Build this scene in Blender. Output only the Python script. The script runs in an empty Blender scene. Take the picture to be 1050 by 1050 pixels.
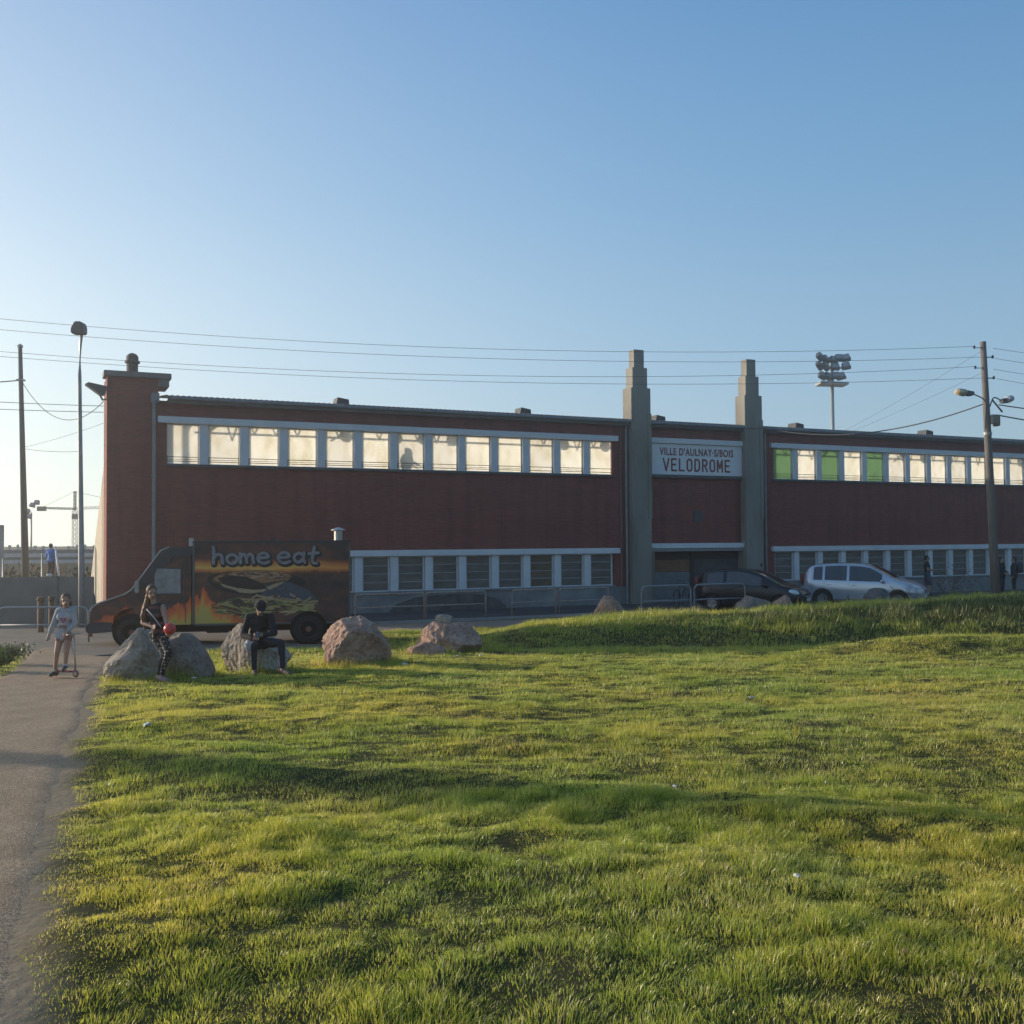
import bpy, bmesh, math, random
import numpy as np
from mathutils import Vector, Matrix, Euler, noise as mnoise
R = math.radians
random.seed(7)
rng = np.random.default_rng(11)
scene = bpy.context.scene
col = scene.collection

# ------------------------------------------------------------------ camera
PITCH, ROLL, EYE = 0.029247, 0.006618, 2.5
cam_d = bpy.data.cameras.new("camera")
cam = bpy.data.objects.new("camera", cam_d)
col.objects.link(cam)
cam.matrix_world = (Matrix.Translation((0, 0, EYE)) @ Matrix.Rotation(R(90) + PITCH, 4, 'X')
                    @ Matrix.Rotation(-ROLL, 4, 'Z'))
cam_d.sensor_width = 36
cam_d.lens = 36 * 1049 / 1050
cam_d.clip_start = 0.05
cam_d.clip_end = 6000
scene.camera = cam

# ------------------------------------------------------------------ light
SUN_AZ, SUN_EL = -71, 11.0      # degrees from +Y towards -X
az, el = R(SUN_AZ), R(SUN_EL)
to_sun = Vector((math.sin(az) * math.cos(el), math.cos(az) * math.cos(el), math.sin(el)))
sd = bpy.data.lights.new("sun", 'SUN')
sd.energy = 5.0
sd.angle = R(0.6)
sd.color = (1.0, 0.84, 0.64)
sun = bpy.data.objects.new("sun", sd)
col.objects.link(sun)
sun.rotation_euler = to_sun.to_track_quat('Z', 'Y').to_euler()
world = bpy.data.worlds.new("World")
scene.world = world
world.use_nodes = True
wn = world.node_tree
sky = wn.nodes.new('ShaderNodeTexSky')
sky.sky_type = 'NISHITA'
sky.sun_disc = False
sky.sun_elevation = el
sky.sun_rotation = az
sky.air_density = 1.0
sky.dust_density = 1.0
sky.ozone_density = 2.0
bg = wn.nodes['Background']
bg.inputs['Strength'].default_value = 0.15
def build_sky():
    N, L = wn.nodes, wn.links
    def M(op, a, b=None, clamp=False):
        n = N.new('ShaderNodeMath'); n.operation = op; n.use_clamp = clamp
        for i, v in enumerate((a, b)):
            if v is None: continue
            if isinstance(v, (int, float)): n.inputs[i].default_value = v
            else: L.new(v, n.inputs[i])
        return n.outputs[0]
    tc = N.new('ShaderNodeTexCoord'); nv = N.new('ShaderNodeVectorMath'); nv.operation = 'NORMALIZE'; L.new(tc.outputs['Generated'], nv.inputs[0])
    sp = N.new('ShaderNodeSeparateXYZ'); L.new(nv.outputs[0], sp.inputs[0])
    z = M('MAXIMUM', sp.outputs[2], 0.0)
    r = N.new('ShaderNodeValToRGB'); L.new(z, r.inputs[0]); e = r.color_ramp.elements
    e[0].position = 0; e[0].color = (.60, .76, .82, 1); e[1].position = 1; e[1].color = (.04, .16, .40, 1)
    for p, c in ((.07, (.53, .72, .83)), (.16, (.40, .62, .82)), (.31, (.245, .475, .75)), (.47, (.145, .350, .66))):
        q = e.new(p); q.color = (*c, 1)
    d = N.new('ShaderNodeVectorMath'); d.operation = 'DOT_PRODUCT'; L.new(nv.outputs[0], d.inputs[0]); d.inputs[1].default_value = tuple(to_sun)
    dm = M('MAXIMUM', M('ADD', M('MULTIPLY', d.outputs['Value'], .8), .2), 0.0)
    g = M('POWER', dm, 3.0)
    h = M('POWER', 2.718, M('MULTIPLY', z, -3.6))
    gl = M('MULTIPLY', g, M('ADD', M('MULTIPLY', h, 1.25), .17))
    ad = N.new('ShaderNodeVectorMath'); ad.operation = 'SCALE'; ad.inputs[0].default_value = (1.12, .86, .44); L.new(gl, ad.inputs['Scale'])
    lv = M('ADD', .84, M('MULTIPLY', M('ADD', d.outputs['Value'], .1), .30))
    sc = N.new('ShaderNodeVectorMath'); sc.operation = 'SCALE'; L.new(r.outputs[0], sc.inputs[0]); L.new(lv, sc.inputs['Scale'])
    sm = N.new('ShaderNodeVectorMath'); sm.operation = 'ADD'; L.new(sc.outputs[0], sm.inputs[0]); L.new(ad.outputs[0], sm.inputs[1])
    up = N.new('ShaderNodeVectorMath'); up.operation = 'SCALE'; up.inputs['Scale'].default_value = 1 / .15; L.new(sm.outputs[0], up.inputs[0])
    mx = N.new('ShaderNodeMix'); mx.data_type = 'RGBA'; mx.inputs[0].default_value = .88
    L.new(sky.outputs[0], mx.inputs[6]); L.new(up.outputs[0], mx.inputs[7]); L.new(mx.outputs[2], bg.inputs[0])
build_sky()
scene.view_settings.view_transform = 'Standard'
scene.view_settings.look = 'None'
scene.view_settings.exposure = 0
scene.cycles.max_bounces = 6
scene.cycles.diffuse_bounces = 3
scene.cycles.transmission_bounces = 4
scene.cycles.transparent_max_bounces = 8

# ------------------------------------------------------------------ materials
MATS = {}
def mat(name, c, rough=.8, var=.15, scale=3.0, metal=0, bump=0.0, bscale=None, c2=None, stretch=None, spec=None):
    if name in MATS: return MATS[name]
    m = bpy.data.materials.new(name); m.use_nodes = True
    t = m.node_tree; N = t.nodes; L = t.links
    b = N['Principled BSDF']
    b.inputs['Roughness'].default_value = rough
    b.inputs['Metallic'].default_value = metal
    if spec is not None: b.inputs['Specular IOR Level'].default_value = spec
    tc = N.new('ShaderNodeTexCoord')
    mp = N.new('ShaderNodeMapping'); L.new(tc.outputs['Object'], mp.inputs[0])
    if stretch: mp.inputs['Scale'].default_value = stretch
    n = N.new('ShaderNodeTexNoise'); n.inputs['Scale'].default_value = scale
    n.inputs['Detail'].default_value = 6; n.inputs['Roughness'].default_value = .6
    L.new(mp.outputs[0], n.inputs['Vector'])
    r = N.new('ShaderNodeValToRGB'); L.new(n.outputs['Fac'], r.inputs[0])
    if c2 is None:
        lo = [max(0, x * (1 - var)) for x in c]; hi = [min(1, x * (1 + var)) for x in c]
    else: lo, hi = c, c2
    r.color_ramp.elements[0].position = .3; r.color_ramp.elements[1].position = .7
    r.color_ramp.elements[0].color = (*lo, 1); r.color_ramp.elements[1].color = (*hi, 1)
    L.new(r.outputs[0], b.inputs['Base Color'])
    if bump:
        n2 = N.new('ShaderNodeTexNoise'); n2.inputs['Scale'].default_value = bscale or scale * 6
        n2.inputs['Detail'].default_value = 5
        L.new(mp.outputs[0], n2.inputs['Vector'])
        bp = N.new('ShaderNodeBump'); bp.inputs['Strength'].default_value = bump
        bp.inputs['Distance'].default_value = .02
        L.new(n2.outputs['Fac'], bp.inputs['Height']); L.new(bp.outputs[0], b.inputs['Normal'])
    MATS[name] = m
    return m

def nodes(m): return m.node_tree.nodes, m.node_tree.links, m.node_tree.nodes['Principled BSDF']

def mathn(N, L, op, a, b=None, c=None, clamp=False):
    n = N.new('ShaderNodeMath'); n.operation = op; n.use_clamp = clamp
    for i, v in enumerate((a, b, c)):
        if v is None: continue
        if isinstance(v, (int, float)): n.inputs[i].default_value = v
        else: L.new(v, n.inputs[i])
    return n.outputs[0]

def mixc(N, L, f, a, b):
    n = N.new('ShaderNodeMix'); n.data_type = 'RGBA'
    for i, v in ((0, f), (6, a), (7, b)):
        if isinstance(v, (int, float)): n.inputs[i].default_value = v
        elif isinstance(v, (tuple, list)): n.inputs[i].default_value = (*v, 1) if len(v) == 3 else v
        else: L.new(v, n.inputs[i])
    return n.outputs[2]

def brick_mat():
    m = bpy.data.materials.new('brick'); m.use_nodes = True
    N, L, b = nodes(m)
    tc = N.new('ShaderNodeTexCoord'); sp = N.new('ShaderNodeSeparateXYZ'); L.new(tc.outputs['Object'], sp.inputs[0])
    s = mathn(N, L, 'ADD', sp.outputs[0], sp.outputs[1])
    cb = N.new('ShaderNodeCombineXYZ'); L.new(s, cb.inputs[0]); L.new(sp.outputs[2], cb.inputs[1])
    br = N.new('ShaderNodeTexBrick'); L.new(cb.outputs[0], br.inputs['Vector'])
    br.inputs['Scale'].default_value = 1; br.inputs['Brick Width'].default_value = .23
    br.inputs['Row Height'].default_value = .075; br.inputs['Mortar Size'].default_value = .009
    br.inputs['Color1'].default_value = (.32, .083, .062, 1); br.inputs['Color2'].default_value = (.225, .062, .048, 1)
    br.inputs['Mortar'].default_value = (.20, .10, .08, 1)
    n = N.new('ShaderNodeTexNoise'); n.inputs['Scale'].default_value = .9; n.inputs['Detail'].default_value = 8
    mp = N.new('ShaderNodeMapping'); mp.inputs['Scale'].default_value = (.35, .35, 2.6)
    L.new(tc.outputs['Object'], mp.inputs[0]); L.new(mp.outputs[0], n.inputs['Vector'])
    rr = N.new('ShaderNodeValToRGB'); L.new(n.outputs['Fac'], rr.inputs[0])
    rr.color_ramp.elements[0].position = .3; rr.color_ramp.elements[0].color = (.90, .90, .91, 1)
    rr.color_ramp.elements[1].position = .7; rr.color_ramp.elements[1].color = (1.08, 1.07, 1.06, 1)
    mx = N.new('ShaderNodeMix'); mx.data_type = 'RGBA'; mx.blend_type = 'MULTIPLY'; mx.inputs[0].default_value = 1
    L.new(br.outputs['Color'], mx.inputs[6]); L.new(rr.outputs[0], mx.inputs[7])
    n3 = N.new('ShaderNodeTexNoise'); n3.inputs['Scale'].default_value = 1; n3.inputs['Detail'].default_value = 6
    mp3 = N.new('ShaderNodeMapping'); mp3.inputs['Scale'].default_value = (2.6, 2.6, .22); L.new(tc.outputs['Object'], mp3.inputs[0]); L.new(mp3.outputs[0], n3.inputs['Vector'])
    r3 = N.new('ShaderNodeValToRGB'); L.new(n3.outputs['Fac'], r3.inputs[0]); r3.color_ramp.elements[0].position = .36; r3.color_ramp.elements[0].color = (.74, .75, .78, 1); r3.color_ramp.elements[1].position = .55
    mx3 = N.new('ShaderNodeMix'); mx3.data_type = 'RGBA'; mx3.blend_type = 'MULTIPLY'; mx3.inputs[0].default_value = .8; L.new(mx.outputs[2], mx3.inputs[6]); L.new(r3.outputs[0], mx3.inputs[7])
    L.new(mx3.outputs[2], b.inputs['Base Color']); b.inputs['Roughness'].default_value = .9
    bp = N.new('ShaderNodeBump'); bp.inputs['Strength'].default_value = .5; bp.inputs['Distance'].default_value = .01; bp.invert = True
    L.new(br.outputs['Fac'], bp.inputs['Height']); L.new(bp.outputs[0], b.inputs['Normal'])
    return m

def pane_mat(name, c, seed):
    m = bpy.data.materials.new(name); m.use_nodes = True
    N = m.node_tree.nodes; L = m.node_tree.links; N.remove(N['Principled BSDF'])
    out = N['Material Output']
    tc = N.new('ShaderNodeTexCoord')
    n = N.new('ShaderNodeTexNoise'); n.inputs['Scale'].default_value = 2.2; n.inputs['Detail'].default_value = 7
    mp = N.new('ShaderNodeMapping'); mp.inputs['Scale'].default_value = (1.3, 1, .8); mp.inputs['Location'].default_value = (seed, 0, 0)
    L.new(tc.outputs['Object'], mp.inputs[0]); L.new(mp.outputs[0], n.inputs['Vector'])
    r = N.new('ShaderNodeValToRGB'); L.new(n.outputs['Fac'], r.inputs[0])
    r.color_ramp.elements[0].position = .30; r.color_ramp.elements[0].color = (c[0] * .90, c[1] * .88, c[2] * .82, 1)
    r.color_ramp.elements[1].position = .56; r.color_ramp.elements[1].color = (*c, 1)
    t = N.new('ShaderNodeBsdfTranslucent'); L.new(r.outputs[0], t.inputs[0])
    d = N.new('ShaderNodeBsdfDiffuse'); L.new(r.outputs[0], d.inputs[0])
    g = N.new('ShaderNodeBsdfGlossy'); g.inputs['Roughness'].default_value = .2
    m1 = N.new('ShaderNodeMixShader'); m1.inputs[0].default_value = .06; L.new(t.outputs[0], m1.inputs[1]); L.new(d.outputs[0], m1.inputs[2])
    m2 = N.new('ShaderNodeMixShader'); m2.inputs[0].default_value = .03; L.new(m1.outputs[0], m2.inputs[1]); L.new(g.outputs[0], m2.inputs[2])
    L.new(m2.outputs[0], out.inputs[0])
    return m

# ------------------------------------------------------------------ object helpers
def tag(o, label=None, cat=None, group=None, kind=None):
    if label: o['label'] = label
    if cat: o['category'] = cat
    if group: o['group'] = group
    if kind: o['kind'] = kind
    return o
def thing(name, label, cat, loc=(0, 0, 0), rz=0, group=None):
    o = bpy.data.objects.new(name, None); o.empty_display_size = .1
    col.objects.link(o); o.location = loc; o.rotation_euler = (0, 0, rz)
    return tag(o, label, cat, group)
def obj(name, bm, m, parent=None, smooth=False, loc=None):
    me = bpy.data.meshes.new(name)
    if isinstance(bm, bmesh.types.BMesh):
        bm.normal_update(); bm.to_mesh(me); bm.free()
    else: me = bm
    if smooth:
        for p in me.polygons: p.use_smooth = True
    if m is not None and not me.materials:
        for x in (m if isinstance(m, (list, tuple)) else [m]): me.materials.append(x)
    o = bpy.data.objects.new(name, me); col.objects.link(o)
    if parent: o.parent = parent
    if loc: o.location = loc
    return o
def copy_tree(o, parent=None):
    kids = [c for c in CH.get(o.name, [])] or list(o.children)
    c = o.copy(); col.objects.link(c); c.parent = parent
    for k in list(o.children): copy_tree(k, c)
    return c
CH = {}
def B(): return bmesh.new()
def box(bm, x0, x1, y0, y1, z0, z1, bev=0, mi=0):
    r = bmesh.ops.create_cube(bm, size=1, matrix=Matrix.Translation(((x0 + x1) / 2, (y0 + y1) / 2, (z0 + z1) / 2)) @
                              Matrix.Diagonal((abs(x1 - x0), abs(y1 - y0), abs(z1 - z0), 1)))
    if bev:
        es = list({e for v in r['verts'] for e in v.link_edges})
        q = bmesh.ops.bevel(bm, geom=es, offset=bev, segments=2, affect='EDGES')
    return bm
def prism(bm, pts, y0, y1, axis='y'):
    """polygon pts (a,b) extruded; axis y: (x,z) ; axis x: (y,z) ; axis z: (x,y)"""
    def P(a, b, t):
        return {'y': (a, t, b), 'x': (t, a, b), 'z': (a, b, t)}[axis]
    f = [bm.verts.new(P(a, b, y0)) for a, b in pts]; g = [bm.verts.new(P(a, b, y1)) for a, b in pts]
    n = len(pts)
    fs = [bm.faces.new(f), bm.faces.new(list(reversed(g)))]
    for i in range(n): fs.append(bm.faces.new((f[i], g[i], g[(i + 1) % n], f[(i + 1) % n])))
    bmesh.ops.recalc_face_normals(bm, faces=fs)
    return bm
def tube(bm, pts, r, n=8, r1=None, caps=True):
    pts = [Vector(p) for p in pts]; rings = []
    m = len(pts)
    rad = r if isinstance(r, (list, tuple)) else [r + ((r1 if r1 is not None else r) - r) * i / (m - 1) for i in range(m)]
    up = Vector((0, 0, 1))
    for i, p in enumerate(pts):
        d = (pts[min(i + 1, m - 1)] - pts[max(i - 1, 0)]).normalized()
        a = d.cross(up)
        if a.length < .05: a = d.cross(Vector((1, 0, 0)))
        a.normalize(); b = a.cross(d)
        rings.append([bm.verts.new(p + (a * math.cos(2 * math.pi * k / n) + b * math.sin(2 * math.pi * k / n)) * rad[i]) for k in range(n)])
    for i in range(m - 1):
        for k in range(n):
            bm.faces.new((rings[i][k], rings[i][(k + 1) % n], rings[i + 1][(k + 1) % n], rings[i + 1][k]))
    if caps:
        bm.faces.new(list(reversed(rings[0]))); bm.faces.new(rings[-1])
    return bm
def arc(pts, rad, n=5):
    """polyline with rounded corners"""
    out = [Vector(pts[0])]
    for i in range(1, len(pts) - 1):
        p = Vector(pts[i]); a = (Vector(pts[i - 1]) - p); b = (Vector(pts[i + 1]) - p)
        ra = min(rad, a.length * .49, b.length * .49)
        a = p + a.normalized() * ra; b = p + b.normalized() * ra
        for k in range(n + 1):
            t = k / n; out.append(a * (1 - t) ** 2 + p * 2 * t * (1 - t) + b * t * t)
    out.append(Vector(pts[-1])); return out
def lathe(bm, prof, n=20, mat4=None, close=True):
    """prof (r,z) around z"""
    rings = []
    for r, z in prof:
        rings.append([bm.verts.new((r * math.cos(2 * math.pi * k / n), r * math.sin(2 * math.pi * k / n), z)) for k in range(n)])
    fs = []
    for i in range(len(prof) - 1):
        for k in range(n): fs.append(bm.faces.new((rings[i][k], rings[i][(k + 1) % n], rings[i + 1][(k + 1) % n], rings[i + 1][k])))
    if close:
        fs.append(bm.faces.new(list(reversed(rings[0])))); fs.append(bm.faces.new(rings[-1]))
    vs = [v for q in rings for v in q]
    if mat4 is not None: bmesh.ops.transform(bm, matrix=mat4, verts=vs)
    bmesh.ops.recalc_face_normals(bm, faces=fs)
    return bm
def ellipsoid(bm, c, rx, ry, rz, rot=None, seg=16, rings=10):
    M = Matrix.Translation(c)
    if rot is not None: M = M @ rot
    bmesh.ops.create_uvsphere(bm, u_segments=seg, v_segments=rings, radius=1, matrix=M @ Matrix.Diagonal((rx, ry, rz, 1)))
    return bm
def capsule(bm, a, b, ra, rb, n=12):
    a = Vector(a); b = Vector(b); d = b - a; ln = d.length
    if ln < 1e-4: return ellipsoid(bm, a, ra, ra, ra)
    dn = d / ln
    pts, rad = [], []
    for k in range(5):
        t = math.pi / 2 * (1 - k / 4); 
        pts.append(a - dn * ra * math.sin(t)); rad.append(max(ra * math.cos(t), ra * .02))
    for k in range(5):
        t = math.pi / 2 * (k / 4)
        pts.append(b + dn * rb * math.sin(t)); rad.append(max(rb * math.cos(t), rb * .02))
    up = Vector((0, 0, 1)) if abs(dn.z) < .9 else Vector((1, 0, 0))
    u = dn.cross(up).normalized(); w = u.cross(dn)
    rings = [[bm.verts.new(p + (u * math.cos(2 * math.pi * k / n) + w * math.sin(2 * math.pi * k / n)) * r) for k in range(n)] for p, r in zip(pts, rad)]
    fs = []
    for i in range(len(rings) - 1):
        for k in range(n): fs.append(bm.faces.new((rings[i][k], rings[i][(k + 1) % n], rings[i + 1][(k + 1) % n], rings[i + 1][k])))
    fs.append(bm.faces.new(list(reversed(rings[0])))); fs.append(bm.faces.new(rings[-1]))
    bmesh.ops.recalc_face_normals(bm, faces=fs)
    return bm
def evaluated(o):
    dg = bpy.context.evaluated_depsgraph_get(); dg.update()
    me = bpy.data.meshes.new_from_object(o.evaluated_get(dg)); return me
def remeshed(bm, vox, smooth=4):
    me = bpy.data.meshes.new('tmp'); bm.to_mesh(me); bm.free()
    o = bpy.data.objects.new('tmp', me); col.objects.link(o)
    m = o.modifiers.new('r', 'REMESH'); m.mode = 'VOXEL'; m.voxel_size = vox; m.use_smooth_shade = True
    if smooth:
        s = o.modifiers.new('s', 'SMOOTH'); s.iterations = smooth; s.factor = .5
    out = evaluated(o); bpy.data.objects.remove(o)
    for p in out.polygons: p.use_smooth = True
    return out
def text_mesh(s, size, bold=.0, depth=.004, sx=1.0, spacing=1.0, align='LEFT', shear=0):
    c = bpy.data.curves.new('t', 'FONT'); c.body = s; c.size = size; c.offset = bold; c.extrude = depth
    c.space_character = spacing; c.align_x = align; c.shear = shear; c.resolution_u = 4
    o = bpy.data.objects.new('t', c); col.objects.link(o)
    me = evaluated(o); bpy.data.objects.remove(o)
    me.transform(Matrix(((sx, 0, 0, 0), (0, 0, -1, 0), (0, 1, 0, 0), (0, 0, 0, 1))))  # text upright in the x-z plane, facing -y
    return me

# ------------------------------------------------------------------ noise + terrain
def vnoise(x, y, seed=0):
    x = np.asarray(x, float); y = np.asarray(y, float)
    xi = np.floor(x).astype(np.int64); yi = np.floor(y).astype(np.int64)
    fx = x - xi; fy = y - yi
    fx = fx * fx * (3 - 2 * fx); fy = fy * fy * (3 - 2 * fy)
    def h(a, b):
        n = (a * 374761393 + b * 668265263 + seed * 1442695041) & 0xffffffff
        n = ((n ^ (n >> 13)) * 1274126177) & 0xffffffff
        return ((n ^ (n >> 16)) & 0xffff) / 65535.0
    return (h(xi, yi) * (1 - fx) + h(xi + 1, yi) * fx) * (1 - fy) + (h(xi, yi + 1) * (1 - fx) + h(xi + 1, yi + 1) * fx) * fy
def fbm(x, y, seed=0, o=3):
    s = 0; a = 1; t = 0
    for i in range(o):
        s = s + a * vnoise(x * 2 ** i, y * 2 ** i, seed + i * 17); t += a; a *= .5
    return s / t
def sstep(a, b, x):
    t = np.clip((np.asarray(x, float) - a) / (b - a), 0, 1); return t * t * (3 - 2 * t)
GY = [-400, 0, 3.4, 16, 22, 27, 33, 3000]; GZ = [.92, .92, .90, .42, .20, .08, .0, .0]
def g0(y): return np.interp(y, GY, GZ)
# right edge of the asphalt path (x at y)
PEY = [0, 3.44, 4.3, 6.2, 9.6, 15.6, 21, 24]; PEX = [-1.0, -1.66, -2.0, -2.78, -4.1, -6.35, -8.1, -9.0]
def path_r(y): return np.interp(y, PEY, PEX)
def path_l(y): return path_r(y) - np.interp(y, [0, 10, 16.6, 22], [2.3, 2.1, 1.45, 1.9])
def lawn_w(x, y):
    """1 on grass, 0 on the hard surfaces"""
    r = path_r(y) + .16 * (fbm(x * 1.7, y * 1.7, 5) - .5) * 2 + .10 * (fbm(x * 7, y * 7, 15) - .5)
    l = path_l(y) + .14 * (fbm(x * 1.7, y * 1.7, 6) - .5) * 2
    a = np.maximum(sstep(-.02, .22, x - r), sstep(-.02, .22, l - x))
    far = 29.4 + .467 * x + .25 * (fbm(x * 1.2, y * 1.2, 8) - .5)
    far = np.where(x < -4.2, np.minimum(far, 22.4 + .16 * (x + 4) + .2 * (fbm(x, y, 9) - .5)), far)
    far = np.where(x < -8.9, np.minimum(far, 20.5), far)
    return a * (1 - sstep(-.1, .15, y - far))
def berm(x, y):
    top = np.interp(x, [-1.2, .3, 2.7, 6.5, 12.5, 30], [0, .30, .46, .58, .88, .98])
    cy = 24.9 + .10 * x + .35 * np.sin(x * .9)
    d = y - cy
    s = np.where(d < 0, 1 - np.clip(-d / 3.2, 0, 1) ** 2.2, 1 - sstep(.5, 4.4, d))
    z = top * s * (1 + .10 * (fbm(x * .7, y * .7, 21) - .5))
    m2 = .30 * np.exp(-((y - 19.9) / 1.15) ** 2) * sstep(4.6, 8.6, x)
    return z + m2
def ground(x, y):
    x = np.asarray(x, float); y = np.asarray(y, float)
    z = g0(y) + berm(x, y) * sstep(-2, 0, x + .5)
    w = lawn_w(x, y)
    l = .06 * (fbm(x * .55 + .3 * y, y * .9, 1, 2) - .5) + .016 * (fbm(x * 9, y * 9.7, 4, 2) - .5) + .05 * (fbm(x * 1.6, y * 2.1, 2, 2) - .5) + .045 * (fbm(x * 4.2, y * 5, 3, 2) - .5)
    # long shallow dip shaped to catch a band of shade across the lawn
    q = (y + .42 * x - 6.55)
    l = l + .030 * np.exp(-((q - .55) / .42) ** 2) - .025 * np.exp(-((q + .20) / .40) ** 2)
    return z + (l + .015) * w * (1 - sstep(26, 32, y)) * 1.0
def gz(x, y): return float(ground(x, y))

def axis(lo, hi, step, far):
    a = list(np.arange(lo, hi + 1e-6, step)); p, s = hi, step
    while p < far: s *= 1.35; p += s; a.append(p)
    p, s = lo, step; b = []
    while p > -far: s *= 1.35; p -= s; b.append(p)
    return np.array(b[::-1] + a)
def grid_mesh(name, xs, ys, zf, m, attr=None):
    X, Y = np.meshgrid(xs, ys); Z = zf(X, Y)
    v = np.stack([X, Y, Z], -1).reshape(-1, 3); nx, ny = len(xs), len(ys)
    i = np.arange(nx * ny).reshape(ny, nx)
    f = np.stack([i[:-1, :-1], i[:-1, 1:], i[1:, 1:], i[1:, :-1]], -1).reshape(-1, 4)
    me = mesh_np(name, v, f)
    if attr is not None:
        a = me.attributes.new('w', 'FLOAT', 'POINT'); a.data.foreach_set('value', attr(X, Y).ravel().astype(np.float32))
    me.polygons.foreach_set('use_smooth', np.ones(len(me.polygons), bool))
    return obj(name, me, m)
def mesh_np(name, v, f):
    me = bpy.data.meshes.new(name); k = f.shape[1]
    me.vertices.add(len(v)); me.vertices.foreach_set('co', v.astype(np.float32).ravel())
    me.loops.add(len(f) * k); me.loops.foreach_set('vertex_index', f.astype(np.int32).ravel())
    me.polygons.add(len(f)); me.polygons.foreach_set('loop_start', np.arange(0, len(f) * k, k, dtype=np.int32))
    me.polygons.foreach_set('loop_total', np.full(len(f), k, np.int32))
    me.update(calc_edges=True); return me

def ground_mat():
    m = bpy.data.materials.new('lawn_soil'); m.use_nodes = True; N, L, b = nodes(m)
    tc = N.new('ShaderNodeTexCoord')
    n = N.new('ShaderNodeTexNoise'); n.inputs['Scale'].default_value = 2.5; n.inputs['Detail'].default_value = 8; L.new(tc.outputs['Object'], n.inputs['Vector'])
    r = N.new('ShaderNodeValToRGB'); L.new(n.outputs['Fac'], r.inputs[0])
    r.color_ramp.elements[0].position = .35; r.color_ramp.elements[0].color = (.030, .038, .012, 1)
    r.color_ramp.elements[1].position = .68; r.color_ramp.elements[1].color = (.085, .072, .030, 1)
    n2 = N.new('ShaderNodeTexNoise'); n2.inputs['Scale'].default_value = 22; n2.inputs['Detail'].default_value = 6; L.new(tc.outputs['Object'], n2.inputs['Vector'])
    r2 = N.new('ShaderNodeValToRGB'); L.new(n2.outputs['Fac'], r2.inputs[0])
    r2.color_ramp.elements[0].color = (.24, .18, .115, 1); r2.color_ramp.elements[1].color = (.40, .31, .20, 1)
    at = N.new('ShaderNodeAttribute'); at.attribute_name = 'w'
    w = mathn(N, L, 'SMOOTHSTEP', at.outputs['Fac'], .2, .95) if False else at.outputs['Fac']
    L.new(mixc(N, L, w, r2.outputs[0], r.outputs[0]), b.inputs['Base Color'])
    b.inputs['Roughness'].default_value = 1; b.inputs['Specular IOR Level'].default_value = .1
    bp = N.new('ShaderNodeBump'); bp.inputs['Strength'].default_value = .4; bp.inputs['Distance'].default_value = .02
    L.new(n2.outputs['Fac'], bp.inputs['Height']); L.new(bp.outputs[0], b.inputs['Normal'])
    return m
xs = axis(-13, 19, .10, 1500); ys = axis(2, 30.5, .10, 1500)
gr = grid_mesh('ground', xs, ys, ground, ground_mat(), lawn_w)
tag(gr, kind='structure')

asphalt = mat('asphalt', (.31, .205, .115), .92, c2=(.43, .295, .175), scale=2.2, bump=.5, bscale=90)
def speckle(m, amount=.5, scale=120):
    N, L, b = nodes(m)
    src = b.inputs['Base Color'].links[0].from_socket
    tc = N.new('ShaderNodeTexCoord'); v = N.new('ShaderNodeTexVoronoi'); v.inputs['Scale'].default_value = scale
    L.new(tc.outputs['Object'], v.inputs['Vector'])
    r = N.new('ShaderNodeValToRGB'); r.color_ramp.elements[0].color = (1 - amount,) * 3 + (1,); r.color_ramp.elements[1].color = (1 + amount,) * 3 + (1,)
    sp = N.new('ShaderNodeSeparateColor'); L.new(v.outputs['Color'], sp.inputs[0]); L.new(sp.outputs[0], r.inputs[0])
    mx = N.new('ShaderNodeMix'); mx.data_type = 'RGBA'; mx.blend_type = 'MULTIPLY'; mx.inputs[0].default_value = 1
    L.new(src, mx.inputs[6]); L.new(r.outputs[0], mx.inputs[7]); L.new(mx.outputs[2], b.inputs['Base Color'])
speckle(asphalt)
# path sheet: runs between its two edges, follows the ground
pv = []; NY = 260; NX = 22
Yp = np.linspace(-2, 23.2, NY)
for y in Yp:
    l = float(path_l(y)) - .12 + .10 * (float(fbm(1.3, y * 2.3, 31)) - .5)
    r = float(path_r(y)) + .04 + .22 * (float(fbm(7.7, y * 2.6, 32, 4)) - .5)
    for k in range(NX):
        x = l + (r - l) * k / (NX - 1); e = min(k, NX - 1 - k)
        pv.append((x, y, float(g0(y)) + (.010 if e > 1 else (.000 if e else -.03)) + .010 * (float(fbm(x * .8, y * .8, 33)) - .5)))
idx = np.arange(NY * NX).reshape(NY, NX)
pf = np.stack([idx[:-1, :-1], idx[:-1, 1:], idx[1:, 1:], idx[1:, :-1]], -1).reshape(-1, 4)
pth = obj('path', mesh_np('path', np.array(pv), pf), asphalt, smooth=True); tag(pth, kind='structure')

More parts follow.
